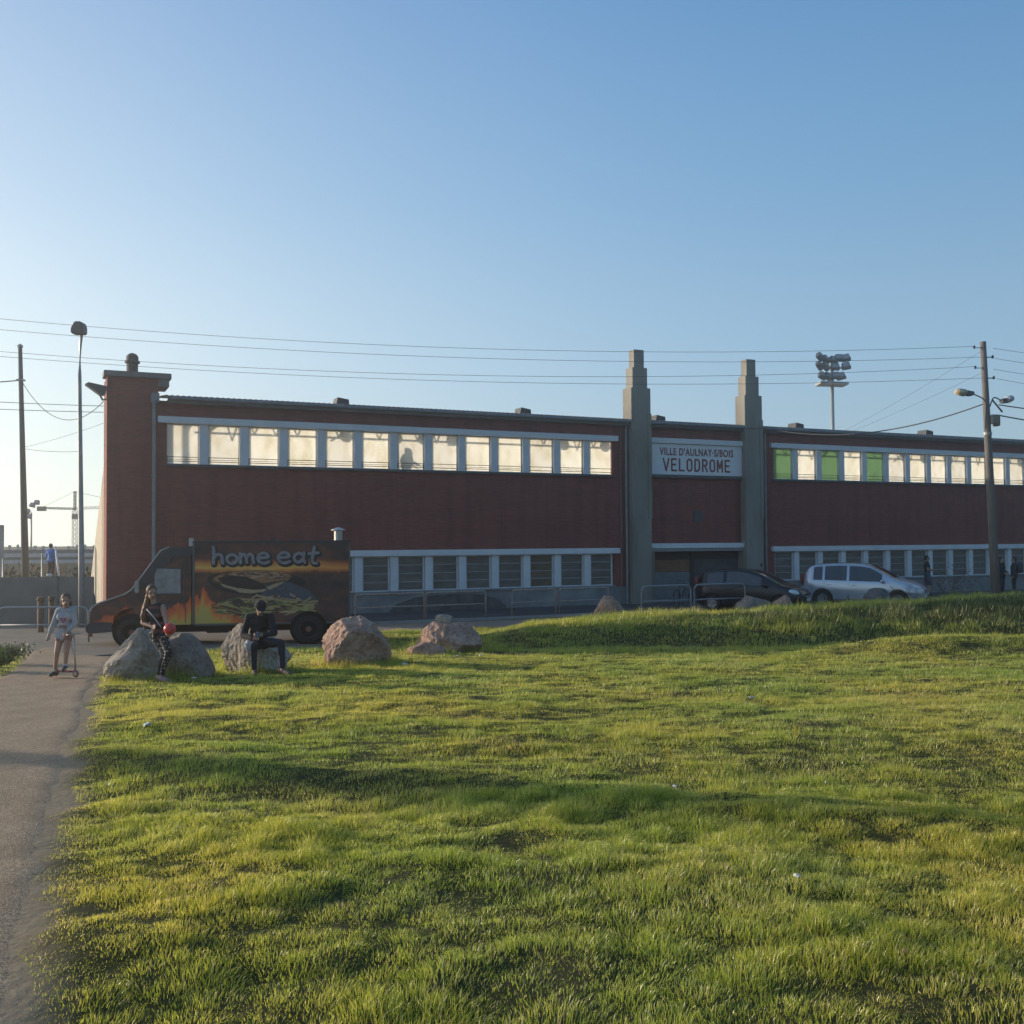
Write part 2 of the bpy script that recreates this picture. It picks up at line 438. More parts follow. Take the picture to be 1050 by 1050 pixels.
PHI = .43804
def L2W(u, v): return (u * math.cos(PHI) - v * math.sin(PHI), 38.715 + u * math.sin(PHI) + v * math.cos(PHI))
def strip(name, pts, z, m, follow=True, sub=1.0):
    bm = B(); vs = [bm.verts.new((x, y, 0)) for x, y in pts]; bm.faces.new(vs)
    bmesh.ops.triangulate(bm, faces=bm.faces[:])
    for _ in range(6):
        es = [e for e in bm.edges if e.calc_length() > sub]
        if not es: break
        bmesh.ops.subdivide_edges(bm, edges=es, cuts=1)
    for v in bm.verts: v.co.z = (float(g0(v.co.y)) + z if follow else z) - (.05 if follow and v.is_boundary else 0)
    o = obj(name, bm, m, smooth=True); return tag(o, kind='structure')
road_m = mat('road_asphalt', (.055, .055, .058), .9, c2=(.10, .098, .095), scale=.9, bump=.3, bscale=60)
plaza_m = mat('plaza_asphalt', (.19, .155, .115), .92, c2=(.28, .225, .165), scale=.7, bump=.4, bscale=70)
pav_m = mat('pavement_tarmac', (.24, .17, .135), .9, c2=(.33, .245, .19), scale=1.3, bump=.3, bscale=50)
strip('plaza', [(-40, 20.3), (-8.7, 20.4), (-8.9, 22.0), (-4.3, 22.6), (-3.9, 27.5), (-40, 10.9)][:5] + [(-4.2, 32.0), (-14.0, 31.9), (-40, 31.9)], .024, plaza_m, sub=.8)
a, b_ = L2W(-10, -5.05), L2W(70, -5.05); c_, d_ = L2W(70, -9.4), L2W(-2.6, -9.4)
strip('pavement', [(-4.0, 27.6), d_, L2W(10, -9.4), c_, b_, L2W(10, -5.05), a, (-8.5, 29.2)], .034, pav_m, sub=1)
strip('road', [L2W(-13, -.02), L2W(70, -.02), L2W(70, -5.2), L2W(-9, -5.2)], .012, road_m, follow=False, sub=3)
bm = B(); box(bm, -10, 60, -5.12, -5.0, -.1, .10, .01)
kb = obj('kerb', bm, mat('kerb_stone', (.33, .31, .29), .9, scale=4)); kb.location = (0, 38.715, 0); kb.rotation_euler.z = PHI; tag(kb, kind='structure')

# ------------------------------------------------------------------ rocks
def rock_mat(name, c1, c2):
    m = mat(name, c1, .95, c2=c2, scale=2.6, bump=1.0, bscale=9)
    N, L, b = nodes(m)
    src = b.inputs['Base Color'].links[0].from_socket
    tc = N.new('ShaderNodeTexCoord'); v = N.new('ShaderNodeTexNoise'); v.inputs['Scale'].default_value = 14; v.inputs['Detail'].default_value = 8
    L.new(tc.outputs['Object'], v.inputs['Vector'])
    r = N.new('ShaderNodeValToRGB'); L.new(v.outputs['Fac'], r.inputs[0])
    r.color_ramp.elements[0].position = .34; r.color_ramp.elements[0].color = (.62, .60, .58, 1)
    r.color_ramp.elements[1].position = .52; r.color_ramp.elements[1].color = (1.1, 1.1, 1.1, 1)
    mx = N.new('ShaderNodeMix'); mx.data_type = 'RGBA'; mx.blend_type = 'MULTIPLY'; mx.inputs[0].default_value = .8
    L.new(src, mx.inputs[6]); L.new(r.outputs[0], mx.inputs[7]); L.new(mx.outputs[2], b.inputs['Base Color'])
    return m
ROCK_G = rock_mat('grey_limestone', (.27, .22, .175), (.45, .375, .30))
ROCK_P = rock_mat('pink_sandstone', (.28, .165, .12), (.52, .34, .25))
ROCK_B = rock_mat('brown_sandstone', (.17, .13, .105), (.33, .26, .21))
ROCK_D = rock_mat('dark_stone', (.09, .085, .08), (.17, .16, .15))
def rock(label, x, y, w, d, h, seed, m, cuts=12, rz=0, tops=None, skew=0, z=None, profile=None):
    rnd = random.Random(seed)
    bm = B(); bmesh.ops.create_icosphere(bm, subdivisions=6, radius=1)
    planes = []
    for _ in range(cuts):
        n = Vector((rnd.uniform(-1, 1), rnd.uniform(-1, 1), rnd.uniform(-.35, 1))).normalized()
        planes.append((n, rnd.uniform(.56, .84)))
    for _ in range(14):
        n = Vector((rnd.uniform(-1, 1), rnd.uniform(-1, .3), rnd.uniform(-.2, 1))).normalized(); planes.append((n, rnd.uniform(.76, .90)))
    for v in bm.verts:
        c = v.co.copy()
        c = Vector([math.copysign(abs(q) ** .62, q) for q in c]) * .8
        for n, dd in planes:
            t = c.dot(n) - dd
            if t > 0: c -= n * t * .93
        v.co = c
    mx = [max(abs(v.co[i]) for v in bm.verts) for i in range(3)]
    for v in bm.verts:
        p = v.co.copy(); q = Vector((p.x * w, p.y * d, p.z * h)) * .9 + Vector((seed * 7.3, 0, 0))
        k = mnoise.fractal(q * 2.1, .9, 2.1, 5) * .070 + mnoise.fractal(q * 6, .6, 2.3, 5) * .036 - .05 * max(0, abs(mnoise.noise(q * 3.1)) * -9 + .6)
        rd = (mnoise.ridged_multi_fractal(q * 1.5, .9, 2, 4, 1, 2) - 1.2) * .03
        p *= (1 + k + rd - .04)
        p.x = p.x / mx[0] * w / 2; p.y = p.y / mx[1] * d / 2
        zz = p.z / mx[2]
        p.z = (zz * .5 + .5) * h * 1.12 - h * .12
        if profile is not None:
            s = float(np.interp(p.x / (w / 2), profile[0], profile[1])); p.z = p.z * s
        p.x += skew * p.z
        v.co = p
    o = obj('boulder', bm, m, smooth=False)
    o.location = (x, y, (gz(x, y) if z is None else z) - .03); o.rotation_euler.z = rz
    for p in o.data.polygons: p.use_smooth = True
    o.data.set_sharp_from_angle(angle=R(24))
    tag(o, label, 'boulder', 'boulders along the edge of the lawn'); return o
ROCKS = []
def rk(*a, **k):
    o = rock(*a, **k); ROCKS.append((a[1], a[2], a[3], a[4])); return o
rk('broad pale grey boulder beside the path, under the girl in dotted leggings', -5.72, 15.75, .98, .95, .78, 3, ROCK_G, profile=([-1, -.55, 0, .5, 1], [.55, .80, 1.05, .93, .8]))
rk('rounded brownish boulder between the two pale boulders in front of the food truck', -5.06, 16.05, .80, .85, .72, 5, ROCK_B, profile=([-1, -.2, .3, 1], [1.0, 1.0, .9, .55]))
rk('pale grey boulder that the seated man in black is sitting on', -4.28, 17.1, 1.16, 1.0, .85, 11, ROCK_G, profile=([-1, -.4, .1, .5, 1], [.95, 1.05, .95, .72, .5]))
rk('large rust coloured boulder with a sunlit craggy face by the rear of the truck', -2.80, 18.2, 1.28, 1.1, .90, 23, ROCK_P, profile=([-1, -.3, .25, .7, 1], [.72, .95, 1.08, 1.0, .8]))
rk('long reddish boulder at the low end of the grass bank with a slab on top', -1.32, 21.2, 1.42, 1.1, .66, 31, ROCK_P, profile=([-1, -.6, 0, .5, 1], [.8, 1.1, .92, 1.0, .75]))
rk('low flat reddish stone lying in the grass against the long boulder', -1.72, 20.2, .84, .6, .30, 37, ROCK_P)
s_ = rk('thin pale slab lying on top of the long reddish boulder', -1.42, 21.35, .40, .34, .20, 41, ROCK_G, z=gz(-1.32, 21.2) + .60)
rk('reddish pointed boulder beyond the grass bank near the concrete pillar', 2.70, 28.3, 1.12, .9, .98, 43, ROCK_P, z=.08, profile=([-1, -.3, .1, 1], [.5, 1.05, 1.0, .45]))
rk('brown low boulder in front of the dark car', 6.95, 29.6, 1.1, .8, .82, 47, ROCK_B, z=.16)
rk('small ruddy stone between the dark car and the brown low boulder', 7.85, 29.8, .7, .6, .80, 48, ROCK_P, z=.14)
rk('dark rounded boulder in front of the silver car door', 11.65, 32.6, 1.05, .8, 1.02, 53, ROCK_D, z=.0)

# ------------------------------------------------------------------ grass
def grass_mat():
    m = bpy.data.materials.new('grass_blade'); m.use_nodes = True
    N = m.node_tree.nodes; L = m.node_tree.links; N.remove(N['Principled BSDF']); out = N['Material Output']
    tc = N.new('ShaderNodeTexCoord')
    at = N.new('ShaderNodeAttribute'); at.attribute_name = 'tint'
    r = N.new('ShaderNodeValToRGB'); L.new(at.outputs['Fac'], r.inputs[0])
    e = r.color_ramp.elements
    e[0].position = 0; e[0].color = (.060, .10, .024, 1)
    e[1].position = 1; e[1].color = (.50, .42, .22, 1)
    for p, c in ((.3, (.30, .36, .050)), (.62, (.50, .50, .085)), (.86, (.60, .53, .15)), (.93, (.70, .58, .30))):
        q = e.new(p); q.color = (*c, 1)
    n = N.new('ShaderNodeTexNoise'); n.inputs['Scale'].default_value = .55; n.inputs['Detail'].default_value = 5; L.new(tc.outputs['Object'], n.inputs['Vector'])
    r2 = N.new('ShaderNodeValToRGB'); L.new(n.outputs['Fac'], r2.inputs[0])
    r2.color_ramp.elements[0].position = .35; r2.color_ramp.elements[0].color = (.80, .92, .85, 1)
    r2.color_ramp.elements[1].position = .68; r2.color_ramp.elements[1].color = (1.18, 1.04, .92, 1)
    mx = N.new('ShaderNodeMix'); mx.data_type = 'RGBA'; mx.blend_type = 'MULTIPLY'; mx.inputs[0].default_value = 1
    L.new(r.outputs[0], mx.inputs[6]); L.new(r2.outputs[0], mx.inputs[7])
    d = N.new('ShaderNodeBsdfDiffuse'); L.new(mx.outputs[2], d.inputs[0])
    hs = N.new('ShaderNodeHueSaturation'); hs.inputs['Value'].default_value = 1.45; hs.inputs['Saturation'].default_value = 1.0; L.new(mx.outputs[2], hs.inputs['Color'])
    t = N.new('ShaderNodeBsdfTranslucent'); L.new(hs.outputs[0], t.inputs[0])
    g = N.new('ShaderNodeBsdfGlossy'); g.inputs['Roughness'].default_value = .38; g.inputs[0].default_value = (1, 1, .9, 1)
    m1 = N.new('ShaderNodeMixShader'); m1.inputs[0].default_value = .5; L.new(d.outputs[0], m1.inputs[1]); L.new(t.outputs[0], m1.inputs[2])
    m2 = N.new('ShaderNodeMixShader'); m2.inputs[0].default_value = .045; L.new(m1.outputs[0], m2.inputs[1]); L.new(g.outputs[0], m2.inputs[2])
    L.new(m2.outputs[0], out.inputs[0]); return m
def tufts(x, y, cell=.26, seed=91):
    gx_, gy_ = np.floor(x / cell), np.floor(y / cell); bd = np.full(len(x), 9.); ox = np.zeros(len(x)); oy = np.zeros(len(x)); tv = np.zeros(len(x))
    for i in (-1, 0, 1):
        for j in (-1, 0, 1):
            a, b = gx_ + i, gy_ + j
            px, py = (a + vnoise(a * 7 + .0, b * 5, seed)) * cell, (b + vnoise(a * 3, b * 11, seed + 1)) * cell
            k = .7 + .9 * vnoise(a * 13, b * 17, seed + 2)
            d = np.hypot(x - px, y - py) / k; u = d < bd
            bd[u] = d[u]; ox[u] = (x - px)[u]; oy[u] = (y - py)[u]; tv[u] = k[u]
    return bd / cell, ox, oy, tv
def blades(x, y, h, w, tint, seg2, tu=None):
    n = len(x); z = ground(x, y) - .008
    th = rng.uniform(0, 2 * np.pi, n); lean = rng.uniform(.15, .95, n) * h
    ld = rng.uniform(0, 2 * np.pi, n)
    lx = np.cos(ld) * lean * .6 + .12 * h; ly = np.sin(ld) * lean * .6 - .06 * h
    if tu is not None:
        rr_ = np.hypot(tu[1], tu[2]) + 1e-4; lx = lx + tu[1] / rr_ * h * .75 * np.clip(tu[0], 0, 1); ly = ly + tu[2] / rr_ * h * .75 * np.clip(tu[0], 0, 1)
    bx = np.cos(th) * w * .5; by = np.sin(th) * w * .5
    P = lambda a, b, c: np.stack([a, b, c], -1)
    if seg2:
        v = np.stack([P(x - bx, y - by, z), P(x + bx, y + by, z),
                      P(x + lx * .32 + bx * .8, y + ly * .32 + by * .8, z + h * .58), P(x + lx * .32 - bx * .8, y + ly * .32 - by * .8, z + h * .58),
                      P(x + lx, y + ly, z + h * .95)], 1)
        base = (np.arange(n) * 5)[:, None]
        f = np.concatenate([base + [0, 1, 2], base + [0, 2, 3], base + [3, 2, 4]], 0); k = 5
    else:
        v = np.stack([P(x - bx, y - by, z), P(x + bx, y + by, z), P(x + lx, y + ly, z + h)], 1)
        f = (np.arange(n) * 3)[:, None] + [0, 1, 2]; k = 3
    return v.reshape(-1, 3), f, np.repeat(tint, k)
def scatter(n, y0, y1, edge=1.2):
    """random points in the wedge the photograph sees, with a margin"""
    y = np.sqrt(rng.uniform(y0 ** 2, y1 ** 2, n)); s = .5 + edge / y
    return rng.uniform(-1, 1, n) * s * y, y
def blade_set(n, y0, y1, hb, wb, seg2, patch=False):
    x, y = scatter(n, y0, y1)
    if patch:
        k = fbm(x * 1.4, y * 1.5, 131, 3) > .56; x, y = x[k], y[k]
    lw = lawn_w(x, y)
    clump = fbm(x * 2.4, y * 2.9, 51, 3); big = fbm(x * .6, y * .6, 61, 2)
    bare = fbm(x * 1.1, y * 1.3, 71, 3)
    edge = np.clip((x - path_r(y)) / .38, 0, 1)
    keep = (lw > .12) & (rng.uniform(0, 1, len(x)) < np.clip(.5 + edge * .9, 0, 1) * np.where(bare > .68, .6, 1))
    for rx, ry, rw, rd in ROCKS: keep &= ~(((x - rx) / (rw * .46)) ** 2 + ((y - ry) / (rd * .46)) ** 2 < 1)
    x, y, clump, big, lw, edge = (q[keep] for q in (x, y, clump, big, lw, edge)); m = len(x)
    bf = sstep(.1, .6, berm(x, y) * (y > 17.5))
    tu = tufts(x, y, .20 if y0 < 6 else (.24 if y0 < 12 else .32))
    near = np.interp(y, [3, 8, 20], [1, 1, .8])
    h = hb * (1.75 - 1.45 * np.clip(tu[0], 0, 1)) * (.55 + .55 * tu[3]) * (.36 + 1.0 * clump ** 1.5) * (.75 + .5 * big) * rng.uniform(.55, 1.25, m) * (.45 + .55 * edge) * (1 + 1.1 * bf)
    for rx, ry, rw, rd in ROCKS[:7]:
        dd = np.sqrt(((x - rx) / (rw * .5)) ** 2 + ((y - ry) / (rd * .5)) ** 2); h *= 1 + 1.7 * np.exp(-((dd - 1) / .25) ** 2)
    # long grass left of the path
    h *= np.where(x < path_l(y), 1.8, 1)
    w = wb * rng.uniform(.6, 1.3, m)
    t = np.clip(.15 + .22 * (.6 - np.clip(tu[0], 0, 1)) + .62 * rng.beta(2, 2, m) + .35 * (big - .5) + .3 * (.5 - clump), 0, .85)
    dry = rng.uniform(0, 1, m) < (.05 + .12 * (edge < .6) + .10 * (bare[keep] > .60))
    if patch: t = t * .55
    t = t * (1 - .95 * bf * (y < 24.5 + .1 * x))  # shade of the bank's near face put into the blade tint
    t = np.where(dry, rng.uniform(.88, 1, m), t)
    return blades(x, y, h, w, t, seg2, tu)
GM = grass_mat()
def grass_obj(name, sets):
    V, F, T, o = [], [], [], 0
    for v, f, t in sets:
        V.append(v); F.append(f + o); T.append(t); o += len(v)
    me = mesh_np(name, np.concatenate(V), np.concatenate(F))
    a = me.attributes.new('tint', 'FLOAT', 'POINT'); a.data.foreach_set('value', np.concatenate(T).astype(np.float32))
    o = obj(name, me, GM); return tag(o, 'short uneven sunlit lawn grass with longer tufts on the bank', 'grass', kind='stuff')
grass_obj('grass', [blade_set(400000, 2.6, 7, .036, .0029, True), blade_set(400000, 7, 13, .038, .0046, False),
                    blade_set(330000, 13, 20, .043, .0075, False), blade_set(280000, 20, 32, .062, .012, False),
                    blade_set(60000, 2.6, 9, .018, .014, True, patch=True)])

#@@BUILDING
# ------------------------------------------------------------------ building (local frame: x along the front, y backwards, z up)
BR = brick_mat()
WHITE = mat('white_render', (.66, .67, .68), .85, c2=(.80, .80, .80), scale=1.6)
FRAME = mat('white_frame_paint', (.68, .69, .70), .6, var=.08, scale=5)
CONC = MATS.get('x') or mat('pillar_concrete', (.20, .18, .15), .95, c2=(.33, .305, .26), scale=1.1, bump=.5, bscale=25, stretch=(1, 1, .35))
PLINTH = mat('plinth_render', (.17, .17, .165), .95, c2=(.34, .34, .33), scale=1.0, bump=.4)
ZINC = mat('zinc', (.20, .21, .22), .55, c2=(.30, .31, .32), metal=.3, scale=3)
ROOFM = mat('roof_sheet', (.14, .13, .12), .8, c2=(.22, .21, .20), scale=3)
DARK = mat('dark_void', (.012, .012, .012), 1, var=.2)
PIPE = mat('downpipe_grey', (.22, .23, .24), .6, c2=(.34, .34, .34), scale=4)
PIPE_R = mat('downpipe_rusty', (.14, .11, .095), .8, c2=(.30, .26, .23), scale=6)
BX = (0, 38.715, 0)
bld = thing('velodrome_building', 'long dark red brick velodrome stand with glowing upper windows and two stepped concrete pillars', 'building', BX, PHI)
W0, WN, PW = -12.47, 13, 1.321
RW0, RN = 12.45, 18
UEND = RW0 + RN * PW + .6
TD = 1.5
OFFW = .36
def wall_with_holes(u0, u1, z0, z1, holes, y0=0.0, t=.3):
    """vertical wall slab in the x-z plane cut by rectangular openings (u0,u1,z0,z1), all holes disjoint"""
    bm = B()
    us = sorted({u0, u1, *[h[0] for h in holes], *[h[1] for h in holes]})
    zs = sorted({z0, z1, *[h[2] for h in holes], *[h[3] for h in holes]})
    solid = {}
    for i in range(len(us) - 1):
        for j in range(len(zs) - 1):
            cu, cz = (us[i] + us[i + 1]) / 2, (zs[j] + zs[j + 1]) / 2
            solid[i, j] = not any(h[0] < cu < h[1] and h[2] < cz < h[3] for h in holes)
    V = {}
    def v(u, y, z):
        k = (round(u, 4), y, round(z, 4))
        if k not in V: V[k] = bm.verts.new((u, y, z))
        return V[k]
    for (i, j), s in solid.items():
        if not s: continue
        a, b, c, d = us[i], us[i + 1], zs[j], zs[j + 1]
        bm.faces.new((v(a, y0, c), v(b, y0, c), v(b, y0, d), v(a, y0, d)))
        bm.faces.new((v(a, y0 + t, c), v(a, y0 + t, d), v(b, y0 + t, d), v(b, y0 + t, c)))
        if not solid.get((i - 1, j)): bm.faces.new((v(a, y0, c), v(a, y0, d), v(a, y0 + t, d), v(a, y0 + t, c)))
        if not solid.get((i + 1, j)): bm.faces.new((v(b, y0, c), v(b, y0 + t, c), v(b, y0 + t, d), v(b, y0, d)))
        if not solid.get((i, j - 1)): bm.faces.new((v(a, y0, c), v(a, y0 + t, c), v(b, y0 + t, c), v(b, y0, c)))
        if not solid.get((i, j + 1)): bm.faces.new((v(a, y0, d), v(b, y0, d), v(b, y0 + t, d), v(a, y0 + t, d)))
    return bm
LW_END = W0 + WN * PW - .27      # 4.43
RW_END = RW0 + RN * PW - .27
holes_l = [(W0, LW_END, 5.13, 6.47), (W0 + PW, LW_END, .76, 2.02)]
holes_c = [(6.30, 10.74, -.1, 2.05)]
holes_r = [(RW0, RW_END, 5.13, 6.47), (RW0, RW_END, .76, 2.02)]
obj('wall', wall_with_holes(-12.74, 5.2, .70, 7.2, holes_l), BR, bld)
obj('wall', wall_with_holes(5.9, 10.8, 2.05, 7.2, []), BR, bld)
obj('wall', wall_with_holes(11.5, UEND, .70, 7.2, holes_r), BR, bld)
bm = B(); box(bm, -12.72, 5.2, -.035, .28, -.2, .70); obj('plinth', bm, PLINTH, bld)
bm = B(); box(bm, 11.55, UEND, -.035, .28, -.2, .70); obj('plinth', bm, PLINTH, bld)
# flat dark patch, hump shaped, set on the plinth
bm = B()
pts = [(-4.9, .06), (-4.6, .30), (-3.9, .52), (-3.0, .60), (-2.0, .62), (-1.2, .54), (-.6, .36), (-.3, .10)]
prism(bm, [(-.3, .02), (-4.9, .02)] + pts, -.045, -.03)
obj('dark_patch', bm, mat('patch_dark', (.08, .075, .07), .95, c2=(.17, .16, .155), scale=3), bld)
# lintels, sills
def member(name, u0, u1, y0, y1, z0, z1, m, bev=.008, par=None):
    bm = B(); box(bm, u0, u1, y0, y1, z0, z1, bev); return obj(name, bm, m, par or bld)
member('lintel', -12.76, 4.62, -.16, .2, 6.47, 6.68, WHITE)
member('lintel', -11.40, 4.66, -.16, .2, 2.02, 2.235, WHITE)
member('lintel', 12.24, UEND - .1, -.16, .2, 6.47, 6.68, WHITE)
member('lintel', 12.24, UEND - .1, -.16, .2, 2.02, 2.235, WHITE)
SILL = mat('sill_dark', (.09, .085, .08), .9, c2=(.16, .15, .14))
for a, b in ((-12.55, 4.5), (12.35, RW_END + .08)):
    member('sill', a, b, -.09, .22, 5.04, 5.13, SILL)
    member('sill', a + (PW if a < 0 else 0), b, -.09, .22, .69, .76, PLINTH)
# mullion piers between the windows
MW = .30
def piers(w0, n, z0, z1, skip=0):
    for i in range(skip, n - 1):
        u = w0 + (i + 1) * PW
        member('pier', u - MW + .015, u - .015, -.05, .2, z0, z1, WHITE)
piers(W0, WN, 5.13, 6.47); piers(W0, WN, .76, 2.02, 1); piers(RW0, RN, 5.13, 6.47); piers(RW0, RN, .76, 2.02)
# windows
PANES = [pane_mat('lit_pane_cream', (.95, .94, .88), 0), pane_mat('lit_pane_stained', (.90, .89, .85), 7.7), pane_mat('lit_pane_pale', (.96, .95, .90), 3.1)]
GREENP = pane_mat('lit_pane_green', (.36, .50, .33), 1.2)
RAIL = mat('window_rail', (.10, .095, .085), .8)
def upper_window(u, pm, rnd):
    a, b = u, u + PW - MW
    bm = B()
    for x0, x1, z0, z1 in ((a, a + .028, 5.13, 6.47), (b - .028, b, 5.13, 6.47), (a + .028, b - .028, 5.13, 5.158), (a + .028, b - .028, 6.432, 6.47)):
        box(bm, x0, x1, .05, .11, z0, z1)
    f = obj('window', bm, FRAME, bld)
    bm = B(); box(bm, a + .02, b - .02, .078, .086, 5.15, 6.44)
    obj('pane', bm, pm, f)
    bm = B()
    for z in (5.22, 5.36): box(bm, a + .03, b - .03, .035, .050, z, z + .022)
    if rnd.random() < .8: box(bm, a + .03, b - .03, .035, .05, 5.285, 5.298)
    for x in (a + .014, b - .03): box(bm, x, x + .016, .033, .052, 5.16, 5.39)
    obj('rail', bm, RAIL, f)
rw = random.Random(3)
for i in range(WN): upper_window(W0 + i * PW, PANES[1] if i in (0, 6) else PANES[i % 3], rw)
for i in range(RN): upper_window(RW0 + i * PW, GREENP if i in (0, 2, 4) else PANES[(i * 2) % 3], rw)
LOWP = mat('dusty_glass', (.09, .085, .078), .30, c2=(.21, .19, .17), scale=1.7, stretch=(.7, 1, 2.4), spec=.4)
LOWP2 = mat('dusty_glass_brown', (.10, .075, .05), .35, c2=(.20, .15, .09), scale=2.2, spec=.4)
LBAR = mat('lower_window_bar', (.26, .26, .255), .7, c2=(.38, .38, .37))
def lower_window(u, pm, rnd):
    a, b = u, u + PW - MW
    bm = B()
    for x0, x1, z0, z1 in ((a, a + .05, .76, 2.02), (b - .05, b, .76, 2.02), (a + .05, b - .05, .76, .80), (a + .05, b - .05, 1.975, 2.02)):
        box(bm, x0, x1, .04, .12, z0, z1)
    f = obj('window', bm, FRAME, bld)
    bm = B(); box(bm, a + .04, b - .04, .085, .093, .79, 1.98); obj('pane', bm, pm, f)
    bm = B(); box(bm, a + .052, a + .062, .062, .080, .80, 1.97)
    for k in (1, 2, 3): 
        z = .79 + 1.19 * k / 4 + rnd.uniform(-.015, .015); box(bm, a + .05, b - .05, .06, .082, z - .016, z + .022)
    obj('glazing_bar', bm, LBAR, f)
for i in range(1, WN): lower_window(W0 + i * PW, LOWP2 if i == 10 else LOWP, rw)
for i in range(RN): lower_window(RW0 + i * PW, LOWP, rw)
# dark interior behind the lower windows
bm = B(); box(bm, W0 + PW, LW_END, .30, .6, .5, 2.3); obj('interior_lining', bm, DARK, bld)
bm = B(); box(bm, RW0, RW_END, .30, .6, .5, 2.3); obj('interior_lining', bm, DARK, bld)
# stand terrace behind the front wall, open towards the track
bm = B(); prism(bm, [(.34, 4.25), (.34, 4.55), (1.6, 4.55), (10.2, 1.1), (10.2, -.2), (9.8, -.2), (9.8, .8), (1.5, 4.2)], -12.0, UEND - .3, 'x')
obj('terrace', bm, CONC, bld)
# roof: corrugated sheet on a short cantilever, fascia board, gutter
bm = B(); nst = int((UEND + 12.6) / .09); tops, bots = [], []
for k in range(nst + 1):
    u = -12.6 + k * .09; z = .035 * (1 if k % 2 else 0)
    tops.append((u, z))
V0 = [bm.verts.new((u, -.30, 7.33 + z)) for u, z in tops]; V1 = [bm.verts.new((u, 2.3, 7.62 + z)) for u, z in tops]
V2 = [bm.verts.new((u, -.30, 7.30)) for u, z in tops]; V3 = [bm.verts.new((u, 2.3, 7.59)) for u, z in tops]
for k in range(nst):
    bm.faces.new((V0[k], V0[k + 1], V1[k + 1], V1[k])); bm.faces.new((V2[k + 1], V2[k], V3[k], V3[k + 1]))
    bm.faces.new((V2[k], V2[k + 1], V0[k + 1], V0[k])); bm.faces.new((V1[k], V1[k + 1], V3[k + 1], V3[k]))
obj('roof', bm, ROOFM, bld)
FASC = mat('fascia_board', (.10, .085, .07), .8, c2=(.17, .15, .13), scale=2)
member('fascia', -12.45, UEND, -.24, -.18, 7.10, 7.30, FASC)
bm = B(); tube(bm, [(-12.4, -.29, 7.27), (UEND, -.29, 7.25)], .055); obj('gutter', bm, ZINC, bld)
member('eaves_soffit', -12.45, UEND, -.18, .30, 7.2, 7.26, FASC)
# roof trusses behind the panes: their shadows fall on the glass
bm = B()
rt_ = random.Random(12)
for i in range(-1, 40):
    u = -12.30 + i * 1.47
    if u > UEND - 1: break
    tube(bm, [(u, .9, 7.3), (u + .37, .9, 6.42), (u + .74, .9, 7.3)], .03, 5)
    if rt_.random() < .6: tube(bm, [(u + .74, .9, 7.3), (u + 1.1, .9, rt_.uniform(6.2, 6.45)), (u + 1.47, .9, 7.3)], .03, 5)
    if rt_.random() < .35: ellipsoid(bm, (u + rt_.uniform(.2, 1.2), .9, 6.5), .22, .1, .22)
    if i % 3 == 0: tube(bm, [(u + .5, .5, 6.2), (u + .5, 1.3, 7.0), (u + .5, 1.5, 7.4)], .03, 5)
box(bm, -12.4, UEND - .4, .87, .93, 6.40, 6.46)
obj('roof_truss', bm, RAIL, bld)
for u in (-6.5, .7, 6.85, 14.1, 21.9):
    bm = B(); prism(bm, [(u - .24, 7.40), (u + .24, 7.40), (u + .22, 7.60), (u - .18, 7.66)], .2, .75); obj('roof_vent', bm, mat('vent_metal', (.07, .07, .075), .7), bld)
# tower at the end
bm = wall_with_holes(-14.30, -12.74, -.2, 7.9, [], -.02, .30)
box(bm, -14.30, -14.02, .28, TD, -.2, 7.9); obj('tower', bm, BR, bld)
bm = B(); box(bm, -14.40, -12.34, -.14, TD + .1 - .9, 7.9, 8.08, .01)
box(bm, -12.74, -12.40, -.02, 1.2, 7.66, 7.9); obj('coping', bm, mat('coping_concrete', (.17, .16, .155), .9, c2=(.26, .25, .24)), bld)
bm = B(); lathe(bm, [(.18, 8.06), (.18, 8.42), (.24, 8.45), (.24, 8.52), (.19, 8.55), (.19, 8.66), (.14, 8.74), (.05, 8.78)], 8, Matrix.Translation((-13.5, .5, 0)))
obj('chimney', bm, mat('chimney_pot', (.10, .09, .085), .9), bld)
bm = B(); prism(bm, [(TD + .0, -.2), (TD + .0, 5.3), (10.0, 1.1), (10.0, -.2)], -14.28, -13.95, 'x'); obj('end_wall', bm, mat('cream_render', (.50, .42, .32), .9, c2=(.62, .54, .42)), bld)
bm = B()
tube(bm, [(-14.3, .3, 7.2), (-14.42, .2, 7.15), (-14.55, .1, 7.38)], .03)
prism(bm, [(-14.95, 7.60), (-14.85, 7.66), (-14.28, 7.56), (-14.36, 7.30), (-14.5, 7.28)], -.1, .3)
obj('floodlight', bm, mat('flood_metal', (.10, .10, .105), .6), bld)
# downpipes
def dpipe(u, z0, z1, r, m, y=-.09):
    bm = B(); tube(bm, arc([(u, .0 - .22, 7.22), (u, y, 7.0), (u, y, z0)], .06), r, 8)
    for z in np.arange(1.2, 7, 1.75): tube(bm, [(u, y, z), (u, y, z + .05)], r * 1.35, 8)
    return obj('downpipe', bm, m, bld)
dpipe(-12.88, .0, 7.2, .058, PIPE, -.12); dpipe(5.00, .0, 7.2, .05, PIPE, -.10); dpipe(4.78, .0, 7.2, .022, PIPE_R, -.04); dpipe(11.92, 1, 7.2, .045, PIPE, -.10)
bm = B(); box(bm, -12.98, -12.72, -.2, .0, 7.1, 7.42, .01); obj('hopper', bm, ZINC, bld)
